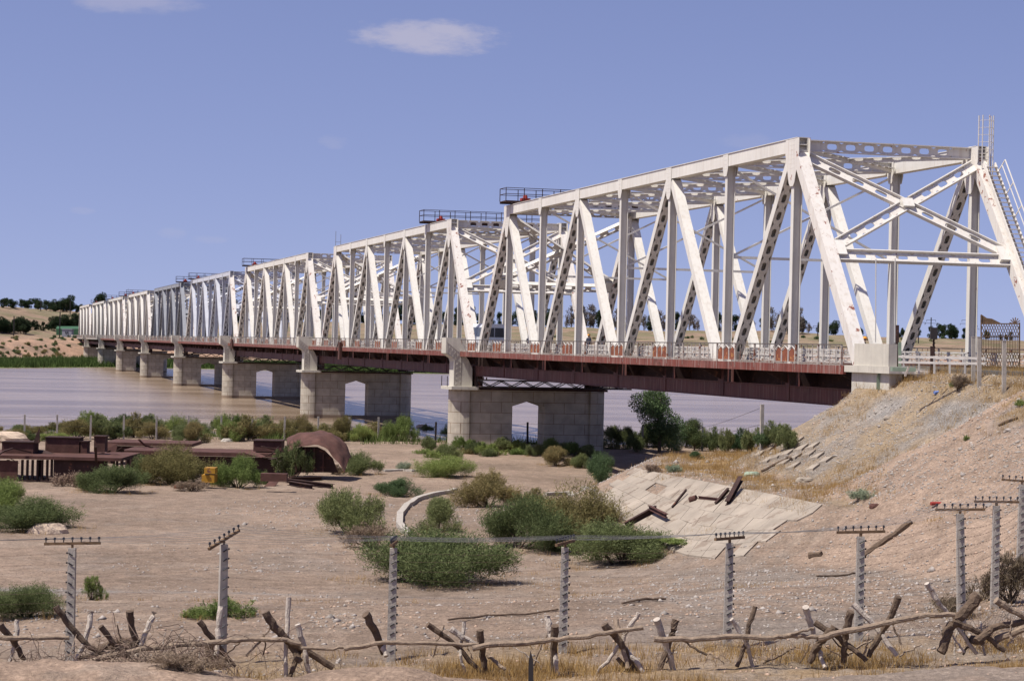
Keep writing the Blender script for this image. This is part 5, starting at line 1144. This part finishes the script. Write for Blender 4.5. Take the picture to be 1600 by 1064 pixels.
cb(MB(), 320, 326, 740.4, 741.6, 132.9, .5).build('arm', M['dark'], rt)
# loose wreckage lying over and around the pontoons
rw = random.Random(21)
for q, (x, y, dep, ln, lab) in enumerate([(200, 716, 146, 2.6, 'bent rusty strip hanging off the pontoon end, left of the olive bush'), (150, 712, 134, 2.2, 'rusty strip lying along the pontoon deck edge'), (440, 744, 142, 2.4, 'dark bent bar poking out left of the curved hull'), (415, 708, 147, 2.0, 'dark bar leaning on the second pontoon'), (236, 700, 152, 3.2, 'twisted rusty rail across the second pontoon deck'), (20, 706, 134, 2.5, 'rusty rail on the pontoon deck at the left edge')]):
    c = at_d(x, y, dep); d = (_r0*rw.uniform(-1, 1)+Vector((0, 0, rw.uniform(-.25, .35)))+_f0*rw.uniform(-.5, .5)).normalized(); m_ = MB()
    P = [c+d*ln*(t-.5)+Vector((0, 0, .25*math.sin(t*5+q))) for t in (0, .25, .5, .75, 1)]
    for a, b in zip(P, P[1:]): m_.beam(a, b, .16, .07, ends=.02)
    tag(m_.build('bent_steel_strip', M['rust_and_shade' if q % 2 else 'rust'], None, P[0]), lab, 'scrap steel')
tag(cb(MB(), 272, 286, 758, 763, 130, .2).build('orange_scrap', M['archrust'], None, at_d(279, 763, 130)), 'small orange rusty scrap on the sand before the olive bush', 'scrap')
tag(cb(MB(), 407, 448, 740, 752, 131, .8).build('rusty_tank', M['rust'], None, at_d(427, 752, 131)), 'low rusty tank lying under the bush at the curved hull', 'tank')
for a, b, lab in (((448, 754), (520, 763), 'long rusty girder pointing right from the low tank'), ((452, 758), (488, 764), 'short rusty girder next to the long one'), ((455, 752), (502, 751), 'rusty girder lying level behind the two others'), ((500, 738), (548, 737), 'row of flat rusty plates at the foot of the curved hull')): gbeam(a, b, .3, .25, 'rust_and_shade', 'steel_girder', lab, 'girder', .14)
g = on_ground(5, 690); rock(g, 2.2, 1.5, 1.1, 'boulder', 'rubble_heap', 'heap of pale rubble at the left edge behind the pontoon', 'rubble', 33)

# ------------------------------------------------------------------ things on and around the bridge
def platform(si, k, label, wide=2.2, xr=W+.9):
    y = Y0+si*SP+k*PN; zb = ZB+HT+.10; rt = thing('inspection_platform', (0, y, zb), label, 'platform', 'railed platforms on the top chords')
    f = MB()
    for i in range(12): x0 = -1.0+i*(xr+1)/12; f.box(x0, x0+(xr+1)/12-.06, y-wide/2, y+wide/2, zb+.12, zb+.2)
    f.box(-1.0, xr, y-wide/2, y-wide/2+.08, zb, zb+.118); f.box(-1.0, xr, y+wide/2-.08, y+wide/2, zb, zb+.118)
    f.build('floor', M['rust_and_shade'], rt)
    r = MB()
    for yy in (y-wide/2+.03, y+wide/2-.03):
        for i in range(9): x0 = -1.0+i*(xr+1)/8; r.box(x0-.03, x0+.03, yy-.03, yy+.03, zb+.2, zb+1.3)
        for z in (.75, 1.27): r.box(-1.0, xr, yy-.022, yy+.022, zb+z, zb+z+.05)
    for xx in (-1.0, xr):
        for z in (.75, 1.27): r.box(xx-.022, xx+.022, y-wide/2, y+wide/2, zb+z+.003, zb+z+.047)
    r.build('railing', M['rust_and_shade'], rt)
    b = MB(); b.box(.6, 1.4, y-.3, y+.3, zb+.203, zb+.5); b.tube([(1.0, y, zb+.5), (1.0, y, zb+.78)], [.22, .16], 8); b.build('winch', M['palered'], rt)
for a in ((0, 6.9, 'railed dark platform on the far end of the nearest span'), (1, 1.9, 'railed dark platform on the near part of the second span', 2.2), (2, 6.9, 'railed rusty platform on the far end of the third span'), (3, 6.9, 'railed platform on the far end of the pale grey span'), (4, 1.3, 'railed platform on the near end of the dark grey span'), (5, 6.8, 'railed platform on the far end of the sixth span'), (6, 1.5, 'railed platform on the near end of the seventh span'), (6, 6.8, 'railed platform on the far end of the seventh span'), (7, 6.8, 'railed platform on the far end of the eighth span')): platform(*a)
for i, lab in enumerate(['lattice gantry slung below the deck at the nearest pier', 'lattice gantry slung below the deck at the second pier', 'lattice gantry slung below the deck at the third pier', 'lattice gantry slung below the deck at the fourth pier']):
    y = Y0+(i+1)*SP-7.5; rt = thing('inspection_gantry', (5.5, y, 6.3), lab, 'gantry', 'gantries slung under the bridge'); g = MB()
    for yy in (y-.6, y+.6):
        g.box(-1.4, 12.6, yy-.06, yy+.06, 6.95, 7.05); g.box(-1.4, 12.6, yy-.06, yy+.06, 6.35, 6.45); n = 14
        for j in range(n): x0 = -1.4+j*14/n; x1 = x0+14/n; g.beam((x0, yy, 6.45 if j % 2 else 6.95), (x1, yy, 6.95 if j % 2 else 6.45), .08, .08)
    g.build('lattice_girder', M['dark'], rt); MB().box(-1.4, 12.6, y-.53, y+.53, 6.40, 6.46).build('walkway', M['rust_and_shade'], rt)
    h = MB()
    for x in (-.9, 12.0):
        for yy in (y-.6, y+.6): h.box(x-.05, x+.05, yy-.05, yy+.05, 7.053, 7.27)
    h.build('hanger', M['rust_and_shade'], rt)
# hanging winch boxes on the walkway
for px_, (y, lab) in zip((571, 407, 249), ((262, 'rusty winch frame hanging on the walkway of the second span'), (405, 'rusty winch box hanging on the walkway of the fourth span'), (640, 'large rusty winch box hanging on the walkway of a far span'))):
    y = {571: Y0+SP*1+62, 407: Y0+SP*2+80, 249: Y0+SP*5+5}[px_]; rt = thing('winch_box', (-1.9, y, 8.0), lab, 'winch', 'winch boxes hung on the walkway')
    m_ = MB(); m_.box(-2.15, -1.86, y-.5, y+.5, 8.0 if px_ > 500 else 8.6, 10.1); m_.build('box', M['rust'], rt)
    m_ = MB(); m_.box(-2.1, -2.0, y+.52, y+.62, 8.2, 10.9); m_.beam((-2.05, y+.57, 10.3), (-2.05, y+2.2, 9.2), .09, .09); m_.beam((-2.05, y+2.2, 9.2), (-2.05, y+2.2, 8.0), .06, .06); m_.build('arm', M['rust_and_shade'], rt)

# ladder on the far end post of the nearest portal
rt = thing('inspection_ladder', (W, Y0-.5, 9.4), 'white stepped ladder with handrail climbing the right end post to the portal top', 'ladder')
def ep(t, off=0, x=W):       # along the end post from foot to head, off = distance outwards
    d = Vector((0, PN, ZT-ZC)); n = Vector((0, -d.z, d.y)).normalized(); return Vector((x, Y0, ZB+ZC))+d*t+n*off
m_ = MB(); 
for x in (W-.10, W+.62): m_.beam(ep(.13, .62, x), ep(.93, .62, x), .06, .22, up=(0, -1, .7))
m_.build('stringer', M['whiteold'], rt)
m_ = MB(); n = 42
for i in range(n):
    c = ep(.14+.79*i/n, .66, W+.26); m_.obox(c, (.345, 0, 0), (0, .16, 0), (0, 0, .022))
m_.build('tread', M['whiteold'], rt)
m_ = MB()
for x in (W+.72,):
    m_.beam(ep(.13, 1.55, x), ep(.90, 1.55, x), .05, .05); m_.beam(ep(.13, 1.1, x), ep(.90, 1.1, x), .04, .04)
    for i in range(9): m_.beam(ep(.13+.77*i/8, .6, x), ep(.13+.77*i/8, 1.55, x), .045, .045)
m_.build('handrail', M['white'], rt)
m_ = MB(); c = ep(.98, .75, W+.2)
for a in range(5):
    th = math.pi*(-.1+1.2*a/4); x = c.x+.42*math.cos(th); yy = c.y-.42*math.sin(th)-.1; m_.box(x-.025, x+.025, yy-.025, yy+.025, c.z-(2.6 if a % 2 else 1.2), c.z+2.0)
for z in range(6):
    P = [(c.x+.42*math.cos(math.pi*(-.1+1.2*a/6)), c.y-.42*math.sin(math.pi*(-.1+1.2*a/6))-.1, c.z-.4+z*.42) for a in range(7)]; m_.tube(P, .014, 4)
m_.build('ladder_cage', M['whiteold'], rt)
for (y, lab) in ((Y0+SP+7*PN, 'pair of thin rods on the far end of the second span'), (Y0+SP*5+7*PN, 'pair of thin rods on the far end of the sixth span')):
    m_ = MB(); m_.box(-.35, -.3, y-.3, y-.25, ZB+HT, ZB+HT+1.9); m_.box(.3, .35, y-.3, y-.25, ZB+HT, ZB+HT+1.5); m_.box(-.35, .35, y-.29, y-.26, ZB+HT+.5, ZB+HT+.54)
    tag(m_.build('ladder_rods', M['wiregrey'], None, (0, y, ZB+HT)), lab, 'rods')

# bus
def make_bus(c, label):
    rt = thing('bus', c, label, 'bus'); x, y, z = c
    m_ = MB(); hw, L, H_ = 1.12, 6.6, 2.75
    prof = [(-hw, z+.38), (hw, z+.38), (hw, z+1.5), (hw-.06, z+2.45), (hw-.25, z+H_), (-hw+.25, z+H_), (-hw+.06, z+2.45), (-hw, z+1.5)]
    m_.prism([(x+a, y, b) for a, b in prof], (0, L, 0)); m_.build('body', M['buswhite'], rt)
    g = MB(); g.prism([(x-hw+.14, y-.03, z+1.45), (x-.04, y-.03, z+1.45), (x-.04, y-.03, z+2.35), (x-hw+.2, y-.03, z+2.35)], (0, .02, 0)); g.build('rear_window', M['glass'], rt)
    g = MB(); g.prism([(x+.04, y-.03, z+1.45), (x+hw-.14, y-.03, z+1.45), (x+hw-.2, y-.03, z+2.35), (x+.04, y-.03, z+2.35)], (0, .02, 0)); g.build('rear_window', M['glass'], rt)
    for sx in (-1, 1):
        for i in range(5):
            y0 = y+.35+i*1.22; g = MB(); a = x+sx*(hw+.012); b_ = x+sx*(hw-.045)
            g.prism([(a, y0, z+1.5), (a, y0+1.08, z+1.5), (b_, y0+1.08, z+2.38), (b_, y0, z+2.38)], (sx*.012, 0, 0)); g.build('side_window', M['glass'], rt)
        for yy in (y+1.3, y+5.3):
            t = MB(); t.tube([(x+sx*(hw-.02), yy, z+.4), (x+sx*(hw-.27), yy, z+.4)], [.40, .40], 20); o = t.build('wheel', M['dark'], rt)
            t = MB(); t.tube([(x+sx*(hw+.005), yy, z+.4), (x+sx*(hw-.05), yy, z+.4)], [.2, .2], 12); t.build('rim', M['buswhite'], o)
        t = MB(); t.box(x+sx*.95-.11, x+sx*.95+.11, y-.035, y-.003, z+.8, z+1.05); t.build('tail_light', M['palered'], rt)
    t = MB(); t.box(x-hw, x+hw, y-.12, y-.003, z+.4, z+.62); t.build('bumper', M['dark'], rt)
make_bus((4.6, 203, 9.47), 'small white bus with dark windows driving on the bridge behind the nearest span')

# people
def person(loc, rz, label, helmet=True, bend=0):
    rt = thing('person', loc, label, 'person')
    V = [(0, 0, .95), (0, 0, 1.15), (0, .01, 1.36), (0, .01, 1.46), (0, -.01, 1.56), (0, -.005, 1.68), (-.10, 0, .9), (-.11, -.02, .5), (-.11, .02, .09), (-.12, -.12, .04), (.10, 0, .9), (.11, .0, .5), (.12, .04, .09), (.12, -.11, .04), (-.19, .01, 1.39), (-.25, .02, 1.12), (-.22, -.12, .90), (-.21, -.17, .83), (.19, .01, 1.39), (.26, .03, 1.12), (.24, -.10, .90), (.23, -.15, .83), (0, -.10, 1.56)]
    Rr = [(.15, .11), (.14, .10), (.16, .11), (.06, .06), (.085, .10), (.075, .09), (.10, .10), (.065, .065), (.05, .05), (.045, .04), (.10, .10), (.065, .065), (.05, .05), (.045, .04), (.07, .07), (.048, .048), (.035, .035), (.04, .025), (.07, .07), (.048, .048), (.035, .035), (.04, .025), (.018, .018)]
    E_ = [(0, 1), (1, 2), (2, 3), (3, 4), (4, 5), (0, 6), (6, 7), (7, 8), (8, 9), (0, 10), (10, 11), (11, 12), (12, 13), (2, 14), (14, 15), (15, 16), (16, 17), (2, 18), (18, 19), (19, 20), (20, 21), (4, 22)]
    me = bpy.data.meshes.new('body'); me.from_pydata(V, E_, []); o = bpy.data.objects.new('body', me); col.objects.link(o)
    md = o.modifiers.new('skin', 'SKIN'); 
    for i, r in enumerate(Rr): me.skin_vertices[0].data[i].radius = r
    me.skin_vertices[0].data[0].use_root = True
    o.modifiers.new('sub', 'SUBSURF').levels = 2; o.modifiers['sub'].render_levels = 2
    o.parent = rt; me.materials.append(M['cloth'])
    bpy.context.view_layer.update(); dg = bpy.context.evaluated_depsgraph_get(); m2 = bpy.data.meshes.new_from_object(o.evaluated_get(dg)); o.modifiers.clear(); o.data = m2
    m2.materials.clear(); m2.materials.append(M['cloth']); m2.materials.append(M['skin'])
    for p in m2.polygons: 
        p.use_smooth = True
        if p.center.z > 1.47 or p.center.z < .90 and abs(p.center.x) > .185: p.material_index = 1
    if helmet:
        h = MB(); nu = 14
        for j in range(6):
            a = math.pi/2*j/5
            for i in range(nu): th = 2*math.pi*i/nu; h.v.append((.135*math.cos(a)*math.cos(th), .155*math.cos(a)*math.sin(th)-.005, 1.66+.13*math.sin(a)))
        for j in range(5):
            for i in range(nu): h.face((j*nu+i, j*nu+(i+1) % nu, (j+1)*nu+(i+1) % nu, (j+1)*nu+i))
        h.obox((0, -.17, 1.66), (.09, 0, 0), (0, .05, 0), (0, 0, .008))
        q = h.build('helmet', M['orange'], None, None, True); q.parent = rt
    else:
        h = MB(); h.tube([(0, .02, 1.60), (0, .02, 1.70), (0, .01, 1.76)], [.105, .10, .04], 10); q = h.build('hair', M['dark']); q.parent = rt
    rt.rotation_euler.z = rz
def on_deck(px, y): ang = YAW+math.atan((px-800)/FPX); return CAM.x+math.tan(ang)*y
person((on_deck(920, 172), 172, 9.47), 2.2, 'person in dark clothes and orange helmet walking on the deck of the nearest span')
person((W+1.2, 131.5, ZB+DZ+.02), 1.0, 'person in dark clothes and orange helmet on the far walkway above the abutment')
person((on_deck(826, 214), 214, 9.47), .3, 'bareheaded person in dark clothes standing on the deck near the bus', False)

# lattice gate and posts on the embankment
GD = (on_ground(1563, 584)-CAM).dot(FWD); rt = thing('lattice_gate', at_d(1565, 582, GD), 'rusty ornamental lattice gate with a torn top sheet at the right edge', 'gate')
def gp(x, y, o=0): return at_d(x, y, GD)+_f0*o
def gb(mb, a, b, w_=.05, o=0): mb.beam(gp(a[0], a[1], o), gp(b[0], b[1], o), w_, w_, up=_f0)
m_ = MB()
for a, b in (((1533, 492), (1533, 580)), ((1593, 504), (1593, 582)), ((1533, 506), (1593, 506)), ((1533, 526), (1593, 526)), ((1533, 551), (1593, 551)), ((1533, 574), (1593, 575))): gb(m_, a, b, .06)
m_.build('gate_frame', M['latt'], rt)
m_ = MB()
for y0, y1 in ((507, 526), (551, 574)):
    n = 15; m_ = MB()
    for i in range(n):
        x0 = 1533+60*i/n; x1 = 1533+60*(i+1)/n; ym = (y0+y1)/2
        for ya, yb in ((y0, ym), (ym, y1)): gb(m_, (x0, ya), (x1, yb), .028, .03); gb(m_, (x1, ya), (x0, yb), .028, -.03)
    m_.build('lattice', M['latt'], rt)
m_ = MB()
for i in range(24): x = 1534.5+i*2.5; gb(m_, (x, 526), (x, 551), .032)
m_.build('bars', M['latt'], rt)
m_ = MB(); m_.prism([gp(1533, 506), gp(1566, 506), gp(1558, 502), (gp(1550, 498)), gp(1542, 497), gp(1533, 491)], _f0*.02); m_.build('torn_sheet', M['latt'], rt)
m_ = MB()
for i in range(6): a = .2+i*.48; gb(m_, (1586, 506), (1586-9*math.cos(a), 506-10*math.sin(a)), .045)
m_.build('fan_crest', M['latt'], rt)
for (x, yt, yb, mt, lab, w_) in ((1521, 527, 598, 'concreteold', 'pale concrete post farthest left of the three by the lattice gate', .17), (1530, 527, 604, 'concreteold', 'pale concrete post just in front of the left gate edge', .17), (1569, 533, 613, 'concreteold', 'pale concrete post in front of the middle of the lattice gate', .17), (1567, 522, 580, 'bluepaint', 'slim blue post standing before the lattice gate', .11), (1590, 510, 582, 'white', 'white post at the right end of the lattice gate', .2)):
    b = on_ground(x, yb); d = (b-CAM).dot(FWD); a = at_d(x, yt, d); b.z -= .2; k = MB(); k.beam(b, a, w_, w_, up=_f0); k.beam(a, a+(a-b).normalized()*.03, w_*1.12, w_*1.12, up=_f0)
    tag(k.build('gate_post', M[mt], None, b), lab, 'post')
for (x, yt, yb, d, w_, mt, nm, lab) in ((1402, 508, 580, 97, .16, 'rust_and_shade', 'rusty_post', 'rusty post standing at the right end of the parapet'), (1457, 541, 580, 94, .2, 'rust_and_shade', 'rusty_post', 'short rusty post behind the dry grass on the road edge'), (1406, 535, 580, 96.5, .14, 'tinGreen', 'green_post', 'green post beside the rusty one at the parapet end')):
    b = on_ground(x, yb+4); d = (b-CAM).dot(FWD); a = at_d(x, yt, d); b.z -= .2; tag(MB().beam(b, a, w_, w_, up=_f0).build(nm, M[mt], None, b), lab, 'post')
rt = thing('signal_mast', at_d(1458, 580, 101), 'thin dark signal mast with a lamp head near the short rusty post', 'signal'); m_ = MB(); m_.beam(at_d(1459, 580, 101), at_d(1459, 520, 101), .08, .08, up=_f0)
for i in range(9): m_.beam(at_d(1456.5, 575-6*i, 101), at_d(1461.5, 572-6*i, 101), .03, .03)
m_.build('mast', M['rust_and_shade'], rt); MB().obox(at_d(1459, 521, 100.9), _r0*.16, _f0*.1, (0, 0, .28)).build('lamp_head', M['dark'], rt)
rt = thing('road_barrier', at_d(1450, 580, 99), 'white double rail barrier along the road edge right of the parapet', 'barrier')
for (x0, y0, x1, y1) in ((1404, 557, 1540, 560), (1404, 566, 1540, 568)): MB().beam(at_d(x0, y0, 99), at_d(x1, y1, 97), .05, .10).build('rail', M['guard'], rt)
for i in range(6): x = 1412+i*24; MB().beam(at_d(x, 584, 98.9), at_d(x, 556, 98.9), .08, .08, up=_f0).build('post', M['guard'], rt)
for i, (x, h) in enumerate(((1368, 405), (1398, 404))): tag(MB().beam(at_d(x, 535, 115), at_d(x+.6, h, 115), .05, .05).build('thin_pole', M['white'], None, at_d(x, 535, 115)), ('thin white pole left of the two above the parapet', 'thin white pole right of the two above the parapet')[i], 'pole')
rock(on_ground(1438, 588), .9, .6, .35, 'pebble', 'gravel_heap', 'small grey gravel heap below the rusty posts', 'gravel heap', 41)
k = at_d(1411, 577, 93); tag(MB().obox(k, _r0*.5, _f0*.3, (0, 0, .09)).build('green_board', M['tinGreen'], None, k), 'green board lying at the parapet end', 'board')
k = MB().beam(at_d(1414, 588, 92), at_d(1420, 573, 92), .08, .08); tag(k.build('wooden_stake', M['woodlight'], None, at_d(1414, 588, 92)), 'pale stake leaning by the green board', 'stake')
k = on_ground(1463, 617); tag(MB().obox(k+Vector((0, 0, .06)), (.12, .02, .02), (0, .1, .02), (0, 0, .05)).build('plastic_bag', M['bluepaint'], None, k), 'scrap of blue plastic on the grassy slope', 'litter')

# far bank: building, masts, scrub
rt = thing('hut', on_ground(106, 527, 640, 1500), 'small grey hut with two dark windows at the far end of the bridge', 'building'); g = rootloc(rt); D_ = (g-CAM).dot(FWD)
def fb(mb, x0, x1, yt, yb, off=0, th=4): return cb(mb, x0, x1, yt, yb, D_+off, th)
fb(MB(), 97, 112, 515, 527).build('wall', M['greywall'], rt); fb(MB(), 96, 113, 513.8, 515, -.2, 4.4).build('roof', M['greywall'], rt)
for x in (102, 105): fb(MB(), x, x+1.6, 518, 521, -.15, .1).build('window', M['glass'], rt)
rt = thing('shed', on_ground(105, 524, 640, 1500)+_f0*8, 'long low shed with a green roof behind the grey hut', 'building'); D_ += 9
fb(MB(), 88, 124, 514, 524).build('wall', M['greenroof'], rt)
k = MB(); a, b = at_d(87, 514, D_), at_d(125, 514, D_); k.prism([a, a+_f0*6, a+_f0*3+Vector((0, 0, 1.2))], b-a); k.build('roof', M['greenroof'], rt)
def mast(px, yt, dep, lab, arms=True, grp='power masts on the horizon'):
    a = at_d(px, yt, dep); z0 = ground_z(a.x, a.y); rt = thing('power_mast', (a.x, a.y, z0), lab, 'power mast', grp); t = MB(); t.beam((a.x, a.y, z0-1), tuple(a), .45, .45, up=(0, 1, 0)); t.build('mast', M['dark'], rt)
    if arms:
        h = a.z-z0
        for q, L in ((.12, 2.6), (.28, 3.6)): c = a-Vector((0, 0, h*q)); m_ = MB(); m_.beam(c-_r0*L, c+_r0*L, .2, .2); m_.beam(c-_r0*L, c-_r0*L-Vector((0, 0, 1)), .15, .15); m_.beam(c+_r0*L, c+_r0*L-Vector((0, 0, 1)), .15, .15); m_.build('arm', M['dark'], rt)
for (x, y, d, lab) in ((1436, 491, 1180, 'tallest power mast on the skyline, left of the far right vertical'), (1455, 496, 1240, 'power mast just right of the tallest one'), (1486, 505, 1300, 'short power mast left of the white vertical'), (1510, 496, 1260, 'power mast right of the white vertical'), (1521, 505, 1350, 'small power mast near the lattice gate'), (1278, 507, 1200, 'small power mast seen under the first end post')): mast(x, y, d, lab)
for (x, y, d, lab) in ((64, 470, 1090, 'thin mast on the far left skyline'), (94, 488, 900, 'mast rising from the far left tree belt'), (110, 470, 1090, 'thin mast beside the biggest tree of the far left skyline'), (22, 494, 900, 'left one of the masts among the far tree belt')): mast(x, y, d, lab, False, 'masts on the far left bank')
for i in range(80):
    px = r3.uniform(-10, 130) if i < 55 else r3.uniform(830, 1500); px_shrub(px, (r3.uniform(526, 560) if i < 55 else r3.uniform(528, 536)), r3.uniform(5, 12), r3.uniform(3, 6), ('low', i % 2), 'small scrub bush on the far bank slope' if i < 55 else 'small scrub bush on the far plain behind the bridge', r3.choice(['olive', 'dark', 'green']), 'scrub on the far left bank' if i < 55 else 'scrub on the far plain')

# thin dead branches stuck through the barriers
for i in range(34):
    px = random.choice([random.uniform(90, 420), random.uniform(650, 1100), random.uniform(1100, 1600), random.uniform(1240, 1600)]); a = random.uniform(-1.1, 1.1); L_ = random.uniform(28, 62); y0 = random.uniform(1022, 1040) if px < 1350 else random.uniform(1000, 1025)
    pts = [(px, y0), (px+L_*.5*math.sin(a)+random.uniform(-4, 4), y0-L_*.5*math.cos(a)), (px+L_*math.sin(a), y0-L_*math.cos(a))]
    o = log(MB(), pts, 43+random.uniform(-.3, .5), random.uniform(2, 4), n=5).build('dead_branch', M[random.choice(['wooddark', 'woodmid', 'woodlight'])], None, at_d(*pts[0], 43)); tag(o, 'thin dead branch stuck among the log barriers', 'branch', 'thin dead branches among the barriers')
# loose plates and bars around the pontoons
for i in range(26):
    px = random.uniform(-5, 450); g = at_d(px, random.uniform(700, 716) if i % 3 else random.uniform(748, 757), random.uniform(136, 146)); g.z = max(g.z, ground_z(g.x, g.y)+.05)
    u = Vector((random.gauss(0, 1), random.gauss(0, 1), random.gauss(0, .35))).normalized(); v = u.cross(Vector((random.gauss(0, .3), random.gauss(0, .3), 1))).normalized(); n_ = u.cross(v); a, b = random.uniform(.25, 1.1), random.uniform(.06, .45); m_ = MB()
    Q = [g+u*(-a)+v*(-b), g+u*a*.9+v*(-b*.8)+n_*.08, g+u*a+v*b*random.uniform(.5, 1), g+u*random.uniform(-.3, .3)*a+v*b*1.15-n_*.05, g-u*a*.9+v*b*random.uniform(.5, 1)]
    m_.prism(Q, n_*.03); tag(m_.build('scrap_plate', M[random.choice(['rust', 'rust_and_shade', 'rust_and_shade'])], None, g), 'torn scrap plate lying about the rusty pontoons', 'scrap plate', 'scrap plates around the pontoons')
for q in ((110, 762, 60, 26, ('low', 1), 'low dry weeds before the dark pontoon side', 'dry'), (300, 768, 60, 20, ('open', 0), 'dry twigs on the sand before the olive bush', 'dry'), (400, 756, 40, 26, ('round', 1), 'small green bush between the yellow part and the low tank', 'green'), (520, 742, 34, 18, ('open', 1), 'dry weed at the foot of the curved hull', 'dry')): px_shrub(*q)

for i in range(12):
    px = 668+i*15.5+random.uniform(-5, 5); px_shrub(px, 712+random.uniform(-8, 4), random.uniform(26, 46), random.uniform(9, 15), ('low', i % 2), 'low weed patch in front of the nearest bridge pier', random.choice(['bright', 'green', 'olive']), 'low weeds in front of the nearest pier', 'weed_patch', 'weeds')
